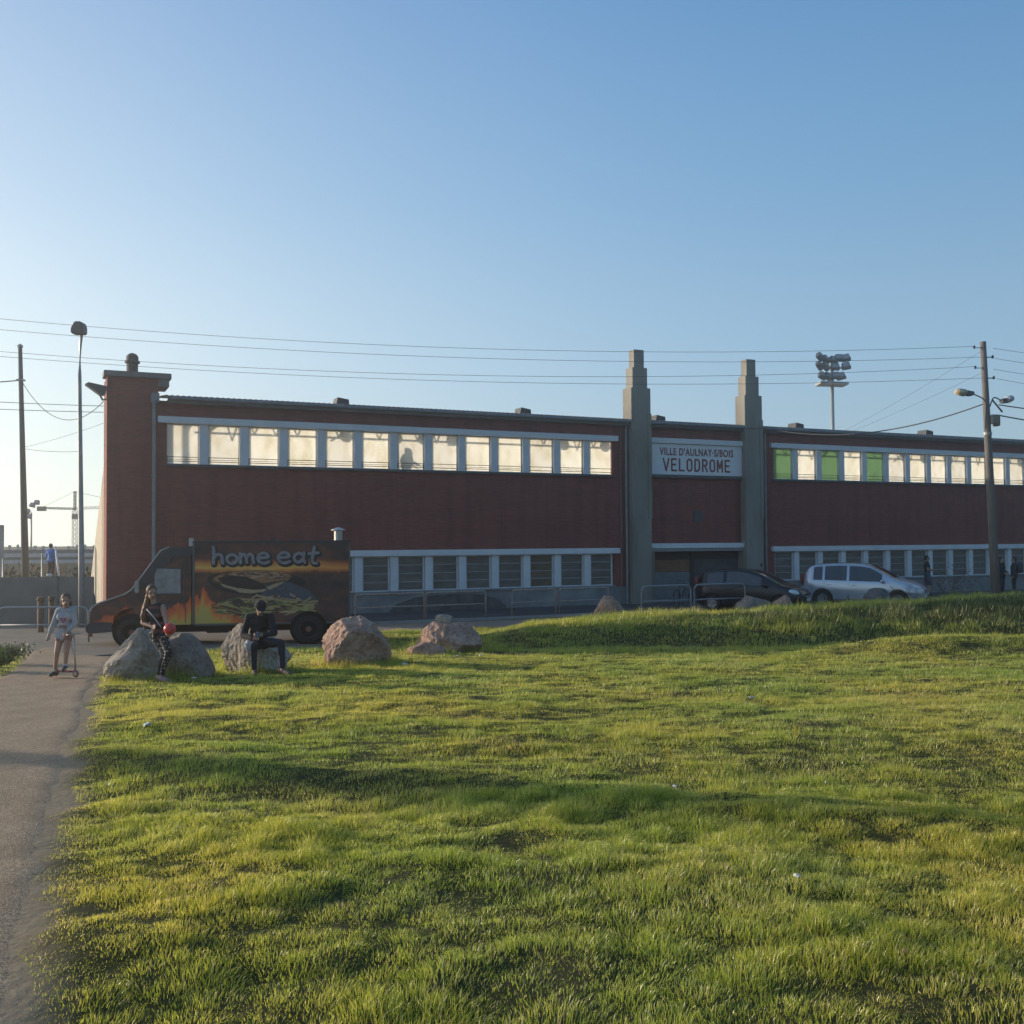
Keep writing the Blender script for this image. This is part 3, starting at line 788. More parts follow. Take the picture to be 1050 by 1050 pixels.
# stepped concrete pillars
def pillar(u):
    bm = B()
    box(bm, u - .45, u + .45, -.36, .30, -.2, 8.63, .012)
    f = obj('pillar', bm, CONC, bld)
    bm = B()
    box(bm, u - .345, u + .345, -.30, .22, 8.63, 9.45, .012)
    box(bm, u - .235, u + .235, -.24, .16, 9.45, 10.18, .012)
    box(bm, u - .465, u - .30, -.392, -.363, 1.7, 6.9); box(bm, u + .30, u + .465, -.392, -.363, 3.4, 7.6)
    obj('stepped_top', bm, CONC, f)
pillar(5.56); pillar(11.14)
bm = B(); box(bm, 11.38, 11.50, -.40, -.36, 1.40, 1.52, .006); obj('switch_box', bm, RAIL, bld)
# entrance
member('lintel', 6.0, 10.70, -.20, .3, 2.20, 2.40, WHITE)
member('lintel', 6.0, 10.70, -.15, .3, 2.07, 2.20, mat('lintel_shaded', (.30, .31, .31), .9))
for q_ in ((6.18, 6.30), (10.74, 10.8)):
    bm = B(); box(bm, *q_, -.1, .45, -.1, 2.05); obj('door_jamb', bm, CONC, bld)
SHUT = mat('shutter_metal', (.15, .17, .18), .6, c2=(.22, .24, .25), scale=5)
def shutter(u0, u1, z0, z1, m, name='shutter'):
    bm = B(); z = z0
    while z < z1 - .01:
        box(bm, u0, u1, .25, .30, z, min(z + .085, z1), .0); z += .10
    box(bm, u0, u1, .30, .33, z0, z1); return obj(name, bm, m, bld)
shutter(6.30, 8.25, -.05, 1.22, SHUT)
shutter(6.30, 8.25, 1.24, 1.72, mat('shutter_orange', (.13, .07, .045), .7, c2=(.34, .17, .08), scale=1.8))
shutter(8.40, 10.74, -.05, 1.72, mat('shutter_dark', (.07, .068, .066), .8, c2=(.13, .125, .12)))
bm = B(); box(bm, 8.25, 8.40, .18, .34, -.1, 2.05); box(bm, 6.3, 8.25, .24, .34, 1.73, 2.05); box(bm, 8.4, 10.74, .24, .34, 1.73, 2.05); obj('door_frame', bm, mat('brown_frame', (.06, .05, .045), .8), bld)
bm = B(); box(bm, 8.28, 8.72, -.03, .0, 3.27, 3.74, .006)
for k in range(5): box(bm, 8.31, 8.69, -.045, -.03, 3.31 + k * .085, 3.35 + k * .085)
obj('vent_grille', bm, mat('grille_grey', (.10, .10, .105), .7), bld)
# name board
sg = thing('name_board', 'white name board with dark red capital letters between the two stepped pillars', 'sign', BX, PHI)
bm = B(); box(bm, 6.00, 10.71, -.10, -.01, 5.20, 6.46, .006); obj('panel', bm, mat('sign_white', (.78, .79, .79), .7, c2=(.84, .84, .83), scale=1.5), sg)
bm = B(); box(bm, 5.99, 10.72, -.19, -.01, 6.47, 6.68, .008); obj('top_ledge', bm, WHITE, sg)
bm = B(); box(bm, 5.99, 10.72, -.15, -.01, 5.07, 5.19, .008); obj('bottom_ledge', bm, SILL, sg)
LET = mat('letter_red', (.24, .045, .04), .7, var=.25, scale=6)
def fitted(s, u0, u1, z0, z1, bold, par, m, y, name, parent_kw=None, spacing=1.0, depth=.008):
    me = text_mesh(s, 1.0, bold, depth, 1, spacing)
    co = np.empty(len(me.vertices) * 3, np.float32); me.vertices.foreach_get('co', co); co = co.reshape(-1, 3)
    mn, mxx = co.min(0), co.max(0)
    co[:, 0] = u0 + (co[:, 0] - mn[0]) / (mxx[0] - mn[0]) * (u1 - u0)
    co[:, 2] = z0 + (co[:, 2] - mn[2]) / (mxx[2] - mn[2]) * (z1 - z0)
    co[:, 1] = y + (co[:, 1] - co[:, 1].mean())
    me.vertices.foreach_set('co', co.ravel()); me.materials.clear()
    return obj(name, me, m, par)
fitted("VILLE D'AULNAY\u00b7S/BOIS", 6.58, 10.24, 5.99, 6.31, .02, sg, LET, -.106, 'lettering', spacing=1.12)
def arcp(cx, cy, rx, ry, a0, a1, n=8): return [(cx + rx * math.cos(math.radians(a0 + (a1 - a0) * k / n)), cy + ry * math.sin(math.radians(a0 + (a1 - a0) * k / n))) for k in range(n + 1)]
OO = [(.12, .25)] + arcp(.5, .25, .38, .22, 180, 360) + [(.88, .75)] + arcp(.5, .75, .38, .22, 0, 180) + [(.12, .25)]
GL = {'V': [[(.04, 1), (.5, .0), (.96, 1)]], 'E': [[(.9, .965), (.14, .965), (.14, .035), (.92, .035)], [(.14, .51), (.80, .51)]], 'L': [[(.14, 1), (.14, .035), (.9, .035)]], 'O': [OO],
      'D': [[(.14, .035), (.14, .965), (.45, .965)] + arcp(.45, .70, .43, .265, 90, 0) + [(.88, .30)] + arcp(.45, .30, .43, .265, 0, -90) + [(.14, .035)]],
      'R': [[(.14, 0), (.14, .965), (.50, .965)] + arcp(.50, .725, .36, .24, 90, -90) + [(.14, .485)], [(.50, .485), (.90, .0)]], 'M': [[(.10, 0), (.10, .97), (.5, .30), (.90, .97), (.90, 0)]]}
bm = B(); q_ = 0; u_ = 6.74; pitch = (10.08 - 6.74 + .09) / 9
for ch in 'VELODROME':
    for st in GL[ch]:
        P_ = [Vector((u_ + a * (pitch - .09), 0, 5.36 + b * .50)) for a, b in st]
        for k in range(len(P_) - 1):
            d = P_[k + 1] - P_[k]
            if d.length < 1e-4: continue
            q_ += 1; e = d.normalized() * .018; n_ = Vector((-d.z, 0, d.x)).normalized() * .037; yy = -.108 - q_ * 2e-5
            f_ = bm.faces.new([bm.verts.new((v.x, yy, v.z)) for v in (P_[k] - e - n_, P_[k + 1] + e - n_, P_[k + 1] + e + n_, P_[k] - e + n_)])
            f_.normal_update()
            if f_.normal.y > 0: f_.normal_flip()
    u_ += pitch
obj('lettering', bm, LET, sg)
#@@END building.py
#@@REST
# ------------------------------------------------------------------ street furniture
CONCP = mat('pole_concrete', (.12, .115, .11), .9, c2=(.19, .18, .165), scale=2, stretch=(3, 3, .5))
WOODP = mat('pole_wood', (.13, .11, .095), .9, c2=(.22, .185, .155), scale=4, stretch=(4, 4, .5), bump=.3)
GALV = mat('galvanised', (.30, .30, .29), .5, c2=(.42, .42, .41), metal=.3, scale=5)
LAMPG = mat('lamp_grey', (.10, .10, .10), .6, var=.2)
CABLE = mat('cable_black', (.06, .06, .065), .7, var=.1)
RUST = mat('rusty_tube', (.30, .20, .15), .85, c2=(.50, .41, .36), scale=9)
GTUBE = mat('grey_tube', (.22, .22, .23), .6, c2=(.34, .34, .34), scale=9)
INS = mat('insulator', (.05, .06, .08), .3)

# utility pole on the right
px_, py_ = 16.05, 34.0
up = thing('utility_pole', 'weathered tall utility pole carrying two street lamps in front of the brick wall', 'pole', (px_, py_, 0))
def leanx(z): return -.28 * z / 9.1
bm = B(); tube(bm, [(leanx(z), 0, z) for z in (-.3, 3, 6, 9.08)], .155, 12, .095); obj('pole', bm, WOODP, up, smooth=True)
for k, (z, sx) in enumerate(((8.88, -1), (8.55, 1), (8.2, -1), (7.85, 1))):
    bm = B(); x = leanx(z)
    tube(bm, [(x, 0, z), (x + sx * .30, 0, z)], .012, 6); lathe(bm, [(.018, -.03), (.045, -.02), (.03, .02), (.045, .05), (.012, .08)], 8, Matrix.Translation((x + sx * .30, 0, z)))
    obj('insulator', bm, INS, up)
def lamp_head(par, p, d, ln, m, lens):
    """cobra lamp: p = neck end, d = direction"""
    d = Vector(d).normalized(); q = d.to_track_quat('X', 'Z').to_matrix().to_4x4()
    bm = B(); prism(bm, [(0, -.05), (.06, -.09), (ln * .35, -.11), (ln * .4, .07), (0, .06)], -.10, .10)
    bmesh.ops.bevel(bm, geom=bm.edges[:], offset=.018, segments=2, affect='EDGES')
    bmesh.ops.transform(bm, matrix=Matrix.Translation(p) @ q, verts=bm.verts)
    h = obj('lamp_head', bm, m, par)
    bm = B(); prism(bm, [(ln * .4, -.13), (ln * .98, -.10), (ln, .0), (ln * .9, .085), (ln * .4, .085)], -.13, .13)
    bmesh.ops.bevel(bm, geom=bm.edges[:], offset=.035, segments=2, affect='EDGES')
    bmesh.ops.transform(bm, matrix=Matrix.Translation(p) @ q, verts=bm.verts)
    obj('lamp_glass', bm, lens, h, smooth=True)
LENS = mat('lamp_lens_cream', (.62, .50, .33), .3, var=.1)
LENSW = mat('lamp_shell_white', (.55, .56, .57), .35, var=.08)
bm = B(); tube(bm, arc([(-.30, -.10, 6.15), (-.27, -.12, 7.12), (-.72, -.14, 7.32)], .2), .022, 8); obj('lamp_arm', bm, LAMPG, up, smooth=True)
lamp_head(up, (-.70, -.14, 7.32), (-1, -.05, .16), .62, LAMPG, LENS)
bm = B(); tube(bm, arc([(-.10, .0, 6.9), (.05, .02, 7.25), (.42, .04, 7.05)], .12), .022, 8); tube(bm, [(.0, 0, 7.12), (.32, 0, 6.72)], .03, 8); obj('lamp_arm', bm, LAMPG, up, smooth=True)
lamp_head(up, (.30, .04, 7.08), (1, .2, .35), .46, LAMPG, LENSW)
bm = B(); box(bm, -.14, .12, -.20, -.10, 6.30, 6.62, .02); box(bm, .02, .20, -.12, .12, 6.25, 6.62, .02); obj('junction_box', bm, mat('junction_grey', (.25, .22, .19), .7), up)
bm = B(); tube(bm, [(leanx(5.95), 0, 5.95), (leanx(6.05), 0, 6.05)], .135, 12); obj('steel_band', bm, GALV, up)

# wires
def wire(label, p0, p1, sag, r=.0065, cat='wire', group='overhead wires above the brick stand', n=40, name='overhead_wire'):
    p0 = Vector(p0); p1 = Vector(p1)
    pts = [p0.lerp(p1, k / n) - Vector((0, 0, 4 * sag * (k / n) * (1 - k / n))) for k in range(n + 1)]
    bm = B(); tube(bm, pts, r, 5); o = obj(name, bm, CABLE, smooth=True)
    tag(o, label, cat, group); return o
WIRES = [((15.48, 34, 8.93), (-27.0, 30, 10.65), .98), ((16.1, 34, 8.58), (-27.0, 30, 10.25), .93),
         ((15.5, 34, 8.25), (-27.0, 30, 9.55), 1.0), ((16.1, 34, 7.88), (-27.0, 30, 9.35), .90)]
for w, lab in zip(WIRES, ('topmost of the four thin wires running from the utility pole across the sky',
                          'second from top of the four thin wires running from the utility pole',
                          'third from top of the four thin wires running from the utility pole',
                          'lowest of the four thin wires running from the utility pole across the sky')):
    wire(lab, w[0], w[1], w[2])
NXT = [((16.1, 34, 8.86), (30, 29, 8.8)), ((16.15, 34, 8.52), (30, 29, 8.3)), ((16.1, 34, 8.16), (30, 29, 7.9)), ((16.2, 34, 7.84), (30, 29, 7.4))]
for (p0, p1), lab in zip(NXT, ('first', 'second', 'third', 'fourth')):
    wire(lab + ' thin wire from the top leaving the utility pole away from the name board', p0, p1, .9, group='wires leaving the pole on its far side')
cp = L2W(11.6, -.5)
wire('thick black cable slung from the lamp pole to the stepped concrete pillar', (15.8, 33.9, 7.02), (cp[0], cp[1], 7.25), .62, .022, name='thick_cable', cat='cable', group='thick cables on the lamp pole')
cq = L2W(5.9, -.48)
wire('black cable strung between the two stepped concrete pillars above the name board', (cp[0], cp[1], 7.25), (cq[0], cq[1], 7.12), .05, .014, name='thick_cable', cat='cable', group='thick cables on the lamp pole')
wire('thick black cable leaving the lamp pole just below its white lamp', (16.2, 33.9, 6.95), (30, 29, 6.9), .8, .020, name='thick_cable', cat='cable', group='thick cables on the lamp pole')
wire('thick black cable leaving the lamp pole from its junction box', (16.2, 33.9, 6.6), (30, 29, 5.6), .7, .022, name='thick_cable', cat='cable', group='thick cables on the lamp pole')
wire('faint wire slanting down from the pole top to behind the brick roof', (15.85, 34.05, 8.85), (15.0, 48, 7.3), .1, .0045, name='guy_wire', cat='wire', group='faint slanting wires behind the roof')
wire('second faint wire slanting from the pole down behind the brick roof', (15.85, 34.05, 8.1), (14.2, 48, 6.9), .1, .0045, name='guy_wire', cat='wire', group='faint slanting wires behind the roof')

# concrete pole at the far left, behind the grey wall
lp = thing('utility_pole', 'slim tapering concrete pole standing behind the grey wall', 'pole', (-17.05, 36.0, 0))
bm = B()
for i in range(1): tube(bm, [(-.02 - .30 * z / 9.8, 0, z) for z in (-.2, 3, 6, 9.5)], .15, 8, .07)
obj('pole', bm, CONCP, lp, smooth=True)
bm = B(); lathe(bm, [(.09, 9.48), (.10, 9.56), (.02, 9.62)], 8, Matrix.Translation((-.31, 0, 0))); obj('cap', bm, GALV, lp)
bm = B(); box(bm, -.40, -.16, -.1, .1, 8.30, 8.36); obj('bracket', bm, GALV, lp)
# tall street lamp
tl = thing('street_lamp', 'tall thin street lamp with a boxy head seen end on, beside the grey wall', 'lamp', (-12.88, 30.6, 0))
bm = B(); tube(bm, [(.02, 0, -.1), (0, 0, 2), (-.06, 0, 6), (-.08, 0, 7.6), (-.05, -.04, 8.5), (.03, -.12, 8.84)], [.09, .085, .06, .05, .045, .04], 10); obj('pole', bm, GALV, tl, smooth=True)
bm = B(); prism(bm, [(-.19, 8.78), (.17, 8.78), (.17, 9.02), (.11, 9.14), (-.10, 9.14), (-.13, 9.02), (-.19, 8.98)], -.42, -.05); 
bmesh.ops.bevel(bm, geom=bm.edges[:], offset=.03, segments=2, affect='EDGES'); obj('lamp_head', bm, LAMPG, tl)
# cables left of the tower
tw = (-13.05, 32.75)
wire('cable hanging in a deep loop from the concrete pole to the tower floodlight', (-17.3, 36, 8.3), (tw[0] - .05, tw[1], 7.1), .95, .012, name='thick_cable', cat='cable', group='cables left of the tower')
wire('upper cable running level from beyond the frame to the brick tower', (-24, 33, 7.75), (tw[0] - .05, tw[1], 6.95), .1, .010, name='thick_cable', cat='cable', group='cables left of the tower')
wire('lower cable running level from beyond the frame to the brick tower', (-24, 33, 7.45), (tw[0] - .05, tw[1], 6.75), .1, .010, name='thick_cable', cat='cable', group='cables left of the tower')
wire('short cable from the concrete pole top bracket out of the picture', (-17.3, 36, 8.33), (-25, 36, 8.1), .1, .02, name='thick_cable', cat='cable', group='cables left of the tower')
wire('thin cable between the concrete pole and the tall street lamp', (-17.2, 36, 5.9), (-12.92, 30.62, 5.3), .05, .008, name='thick_cable', cat='cable', group='cables left of the tower')
wire('thin cable rising from the concrete pole to the brick tower', (-17.2, 36, 5.95), (tw[0] - .05, tw[1], 6.4), .05, .006, name='thick_cable', cat='cable', group='cables left of the tower')

# grey panel wall with posts
gw = thing('panel_wall', 'low grey concrete panel wall running up to the brick tower', 'wall', (0, 32.35, 0))
WALLM = mat('wall_panel_grey', (.17, .16, .145), .95, c2=(.25, .235, .21), scale=1.2, bump=.3)
x = -34.0
while x < -13.2:
    x1 = min(x + 2.45, -13.15)
    bm = B()
    for k in range(3): box(bm, x + .07, x1 - .07, -.03, .03, .50 * k, .50 * k + .492, .004)
    box(bm, x + .07, x1 - .07, -.012, .012, 0, 1.46)
    obj('panel', bm, WALLM, gw)
    bm = B(); box(bm, x - .07, x + .07, -.07, .07, -.1, 1.53, .01); obj('post', bm, WALLM, gw)
    x += 2.45

# tube barriers
def barrier(label, x, y, rz, w, m, h, mid, group, z0=None, rad=.14, r=.022):
    z0 = (gz(x, y) if z0 is None else z0)
    t = thing('tube_barrier', label, 'barrier', (x, y, z0), rz, group)
    bm = B(); tube(bm, arc([(-w / 2, 0, -.15), (-w / 2, 0, h), (w / 2, 0, h), (w / 2, 0, -.15)], rad), r, 8); obj('hoop', bm, m, t, smooth=True)
    bm = B(); tube(bm, [(-w / 2 + .01, 0, mid), (w / 2 - .01, 0, mid)], r * .8, 8); obj('rail', bm, m, t, smooth=True)
    return t
def bl(u0, u1, off, label, m, h, mid, group, z0, rad=.14):
    (xa, ya), (xb, yb) = L2W(u0, -off), L2W(u1, -off)
    return barrier(label, (xa + xb) / 2, (ya + yb) / 2, math.atan2(yb - ya, xb - xa), math.hypot(xb - xa, yb - ya), m, h, mid, group, z0, rad)
# positions along the kerb (x = distance along the front)
GB = 'rusty tube barriers along the road'
for (xa, xb), lab in zip(((-4.98, -2.88), (-2.83, -.90), (-.02, 1.50), (1.62, 3.40)),
                         ('rusty barrier just behind the large rust coloured boulder', 'rusty barrier beyond the long reddish boulder',
                          'paler rusty barrier with a drooping corner, next to the one beyond the long reddish boulder', 'rusty barrier just before the reddish pointed boulder')):
    ya, yb = 34.75 + .467 * xa, 34.75 + .467 * xb
    barrier(lab, (xa + xb) / 2, (ya + yb) / 2, math.atan2(yb - ya, xb - xa), math.hypot(xb - xa, yb - ya), RUST, .84, .42, GB, 0.02, .10, .030)
GC = 'grey tube barriers in front of the dark car'
for (xa, xb), lab in zip(((4.22, 5.98), (6.10, 8.02)), ('grey rounded barrier in front of the entrance shutter', 'grey rounded barrier in front of the dark car door')):
    ya, yb = 31.6 + .467 * xa, 31.6 + .467 * xb
    barrier(lab, (xa + xb) / 2, (ya + yb) / 2, math.atan2(yb - ya, xb - xa), math.hypot(xb - xa, yb - ya), GTUBE, 1.0, .50, GC, 0.02, .22, .030)
barrier('pale rounded barrier at the end of the path before the grey wall', -11.27, 24.6, 0, 2.2, GALV, .87, .45, 'pale barriers at the end of the path', None, .2, .024)
def bollard(label, x, y, h, m, r=.055):
    t = thing('bollard', label, 'bollard', (x, y, gz(x, y)))
    bm = B(); lathe(bm, [(r * 1.1, -.1), (r * 1.1, .05), (r, .08), (r, h - .12)], 12); obj('post', bm, m, t, smooth=True)
    bm = B(); lathe(bm, [(r * 1.15, h - .12), (r * 1.25, h - .08), (r * 1.15, h - .02), (r * .5, h)], 12); obj('cap', bm, m, t, smooth=True)
WOODB = mat('bollard_rust', (.13, .075, .045), .85, c2=(.25, .16, .10), scale=8)
bollard('rusty brown bollard at the path end, the nearer one of a pair', -13.12, 28.5, 1.0, WOODB, .085)
bollard('rusty brown bollard at the path end, the farther one of a pair', -13.05, 29.0, 1.0, WOODB, .07)
REDB = mat('bollard_red', (.30, .06, .04), .6, c2=(.40, .12, .09))
bollard('slim red bollard right in front of the food truck bumper', -10.95, 26.6, .66, REDB, .05)

# ------------------------------------------------------------------ background beyond the wall
mat('far_white', (.50, .50, .50), .9); mat('far_dark', (.12, .13, .15), .9)
bt = thing('low_grandstand', 'long low banded grandstand far beyond the grey wall', 'grandstand', (-33, 75, 0))
for nm, z0, z1, m in (('base_wall', -.2, 1.15, mat('far_tan', (.30, .22, .16), .9, c2=(.42, .33, .24), scale=.8)), ('lower_board', 1.15, 1.42, mat('far_white', (.50, .50, .50), .9)),
                      ('dark_gap', 1.42, 1.62, mat('far_dark', (.12, .13, .15), .9)), ('upper_board', 1.62, 1.90, MATS['far_white']) , ('roof', 1.90, 2.16, MATS['far_dark'])):
    bm = B(); box(bm, -16, 14, 0 if 'board' not in nm else -.1, 3, z0, z1, .01); obj(nm, bm, m, bt)
rf = bt.children[-1]
rd = random.Random(5)
for k in range(44):
    x = -14.5 + k * .62
    if k in (22, 23, 33): continue
    bm = B(); w = rd.uniform(.14, .26); box(bm, x, x + w, .02, .1, 2.16, 2.16 + rd.uniform(.25, .4), .01)
    if k % 3 == 0: box(bm, x, x + w * 1.8, .01, .11, 2.30, 2.38)
    obj('letter_block', bm, MATS['far_white'], bt)  # white blocks standing in for rooftop lettering
for k in range(5):
    bm = B(); x0 = 2.2 - k * 4.3; box(bm, x0, x0 + 2.4, -.16, -.02, .35, 1.12, .01); obj('brick_panel', bm, mat('far_orange', (.36, .19, .11), .9), bt)
# shrubs in front of it
SHR = mat('shrub_leaf', (.07, .075, .03), .9, c2=(.15, .13, .06), scale=4)
def shrub(label, x, y, w, h, seed, leaf=.07, dens=520, m=SHR, name='shrub', grp=None, bare=False):
    rr = random.Random(seed); z0 = gz(x, y)
    t = thing(name, label, 'shrub', (x, y, z0), 0, grp)
    bm = B(); tips = []
    for k in range(16):
        a = rr.uniform(0, 6.28); e = Vector((math.cos(a) * w * .45 * rr.random(), math.sin(a) * w * .3 * rr.random(), h * rr.uniform(.6, 1.0)))
        mid = e * .5 + Vector((rr.uniform(-.08, .08), rr.uniform(-.08, .08), 0)); tube(bm, [(0, 0, -.05), mid, e], .012 if not bare else .008, 4, .003)
        tips.append((mid, e))
        for q in range(3):
            s = mid.lerp(e, rr.random()); tube(bm, [s, s + Vector((rr.uniform(-.25, .25) * w, rr.uniform(-.2, .2) * w, rr.uniform(.05, .3) * h))], .006, 3, .002)
    obj('stem', bm, mat('twig', (.10, .075, .055), .9), t)
    bm = B()
    for k in range(dens):
        mid, e = rr.choice(tips); p = mid.lerp(e, rr.uniform(-.4, 1.05)) + Vector([rr.gauss(0, .13 * w) for _ in range(2)] + [rr.gauss(0, .09 * h)])
        if p.z < .02: p.z = rr.uniform(.02, .2)
        q = Euler((rr.uniform(0, 6), rr.uniform(0, 6), rr.uniform(0, 6))).to_matrix(); s = leaf * rr.uniform(.5, 1.2)
        bm.faces.new([bm.verts.new(p + q @ Vector(v)) for v in ((-s, 0, 0), (0, -s * .45, 0), (s, 0, 0), (0, s * .45, 0))])
    obj('foliage', bm, m, t); return t
for k, (x, y, w, h) in enumerate(((-21.6, 45, 2.2, 1.6), (-19.6, 46, 1.8, 1.45), (-18.2, 44, 1.4, 1.35), (-16.4, 45, 2.0, 1.4))):
    shrub(('broad', 'dull', 'small', 'spreading')[k] + ' olive shrub showing over the grey wall ' + ('next to the pale square pillar', 'behind the concrete pole', 'beside the thin grey post', 'nearest the person in blue')[k], x, y, w, h, k, .12, 420, grp='shrubs behind the grey wall')
# crane
cr = thing('tower_crane', 'distant tower crane with a long level jib beyond the wall', 'crane', (-171, 400, 0))
CRM = mat('crane_paint', (.36, .28, .22), .8)
def lattice(bm, p0, p1, w, n, r, up=Vector((0, 1, 0))):
    p0, p1 = Vector(p0), Vector(p1); d = (p1 - p0).normalized(); a = d.cross(up).normalized() * w / 2; b = up.normalized() * w / 2
    cs = [a + b, a - b, -a - b, -a + b]
    for c in cs: tube(bm, [p0 + c, p1 + c], r, 4)
    for k in range(n):
        q0, q1 = p0.lerp(p1, k / n), p0.lerp(p1, (k + 1) / n)
        for i in range(4):
            tube(bm, [q0 + cs[i], q1 + cs[(i + 1) % 4]], r * .7, 3); tube(bm, [q0 + cs[i], q0 + cs[(i + 1) % 4]], r * .6, 3)
bm = B(); lattice(bm, (0, 0, -2), (0, 0, 16), 1.5, 10, .10); obj('mast', bm, CRM, cr)
bm = B(); lattice(bm, (0, 0, 16), (0, 0, 23.5), .7, 5, .12); obj('tower_head', bm, mat('crane_dark', (.13, .12, .115), .8), cr)
bm = B(); lattice(bm, (0, 0, 16.8), (22, 0, 17.2), .8, 14, .07, Vector((0, 1, 0))); obj('jib', bm, MATS['crane_dark'], cr)
bm = B(); lattice(bm, (0, 0, 16.6), (-13.5, 0, 17.0), .6, 9, .13, Vector((0, 1, 0))); obj('counter_jib', bm, MATS['crane_dark'], cr)
bm = B(); box(bm, -14.6, -11.4, -.8, .8, 15.8, 17.6, .1); obj('counterweight', bm, MATS['crane_dark'], cr)
bm = B(); tube(bm, [(0, 0, 23.4), (-12.5, 0, 17.4)], .06, 4); tube(bm, [(0, 0, 23.4), (18, 0, 19.0), (22, 0, 17.6)], .06, 4); obj('stay_cable', bm, MATS['crane_dark'], cr)
bm = B(); box(bm, -.9, .9, -.9, .9, 12.6, 14.6, .1); obj('cab', bm, MATS['crane_dark'], cr)
# flood masts
def flood_mast(label, x, y, h, r, heads, m, plat=None, size=.5):
    t = thing('floodlight_mast', label, 'floodlight', (x, y, 0))
    bm = B(); tube(bm, [(0, 0, -.3), (0, 0, h)], r, 8, r * .75); obj('pole', bm, m, t, smooth=True)
    if plat:
        bm = B(); prism(bm, [(-1.05, plat), (1.0, plat - .08), (1.0, plat + .1), (-1.05, plat + .2)], -.7, .7); obj('platform', bm, GALV, t)
    rows = sorted({z for _, z, _ in heads})
    for z in rows:
        xs_ = [x for x, zz, _ in heads if zz == z]; bm = B(); tube(bm, [(min(min(xs_), 0), 0, z - .1), (max(max(xs_), .0) + .01, 0, z - .1)], r * .4, 5); obj('crossbar', bm, m, t)
    for (hx, hz, rot) in heads:
        bm = B(); s = size
        prism(bm, [(-s * .55, -s * .4), (s * .55, -s * .45), (s * .42, s * .42), (-s * .42, s * .4)], -s * .28, s * .28)
        bmesh.ops.bevel(bm, geom=bm.edges[:], offset=s * .08, segments=2, affect='EDGES')
        bmesh.ops.transform(bm, matrix=Matrix.Translation((hx, -.25, hz)) @ Euler((R(-25), R(rot), R(rot * 1.2))).to_matrix().to_4x4(), verts=bm.verts)
        l = obj('flood_lamp', bm, mat('flood_body', (.07, .075, .085), .45, var=.3), t)
        bm = B(); box(bm, -s * .4, s * .4, -s * .34, -s * .28, -s * .3, s * .32, .01)
        bmesh.ops.transform(bm, matrix=Matrix.Translation((hx, -.25, hz)) @ Euler((R(-25), R(rot), R(rot * 1.2))).to_matrix().to_4x4(), verts=bm.verts)
        obj('lens', bm, mat('flood_lens', (.25, .28, .32), .2), l)
flood_mast('tall floodlight mast with a cluster of lamps rising behind the brick stand', 23.62, 75, 15.5, .17,
           [(-.95, 15.95, 30), (-.55, 15.75, 30), (.02, 15.7, 15), (.42, 15.85, 0), (.95, 15.85, -10), (-1.0, 15.3, 35), (-.55, 15.25, 30), (.15, 15.2, 0), (.95, 15.25, -10), (-.80, 14.55, 20), (-.40, 14.5, 20), (.18, 14.55, 0), (.58, 14.5, -15)], GALV, 13.9, .62)
flood_mast('small distant floodlight pole with a slanting row of lamps beyond the wall', -56.4, 120, 6.3, .13,
           [(-.35, 6.5, 20), (.25, 7.2, 10), (.75, 7.5, 0), (-.2, 5.9, 10)], GALV, None, .62)
flood_mast('short floodlight mast rising over the far grandstand roof', -60.5, 160, 2.0, .10, [(0, 2.6, 0)], GALV, None, .3) if False else None
# pale box column at the picture edge
bm = B(); box(bm, -.35, .35, -.3, .3, -.1, 3.3, .02); e_ = obj('gate_pillar', bm, mat('pale_paint', (.42, .43, .44), .8)); e_.location = (-20.35, 40, 0); tag(e_, 'pale square pillar at the very edge of the view beyond the grey wall', 'pillar')
# white leaning post
bm = B(); tube(bm, [(-18.05, 41, .5), (-18.30, 41, 2.45)], .05, 8, .035); e_ = obj('leaning_post', bm, mat('white_paint', (.75, .75, .72), .5), smooth=True); tag(e_, 'thin white post leaning beside the person in blue beyond the wall', 'post')
bm = B(); tube(bm, [(-17.45, 38, .0), (-17.45, 38, 2.2)], .03, 6); e_ = obj('fence_post', bm, GALV, smooth=True); tag(e_, 'thin grey fence post beyond the wall next to the concrete pole', 'post')
bm = B(); tube(bm, [(-18.9, 38, .0), (-18.9, 38, 2.0)], .03, 6); e_ = obj('fence_post', bm, GALV, smooth=True); tag(e_, 'thin grey fence post beyond the wall near the pale square pillar', 'post')
bm = B(); nn = 14
bvs = [[bm.verts.new((-40 + 24 * i / nn, y, z)) for i in range(nn + 1)] for y, z in ((35, .0), (40, .75), (52, .85), (58, .0))]
for j in range(3):
    for i in range(nn): bm.faces.new((bvs[j][i], bvs[j][i + 1], bvs[j + 1][i + 1], bvs[j + 1][i]))
e_ = obj('embankment', bm, mat('bank_soil', (.12, .11, .06), 1, c2=(.20, .18, .11)), smooth=True); tag(e_, kind='structure')
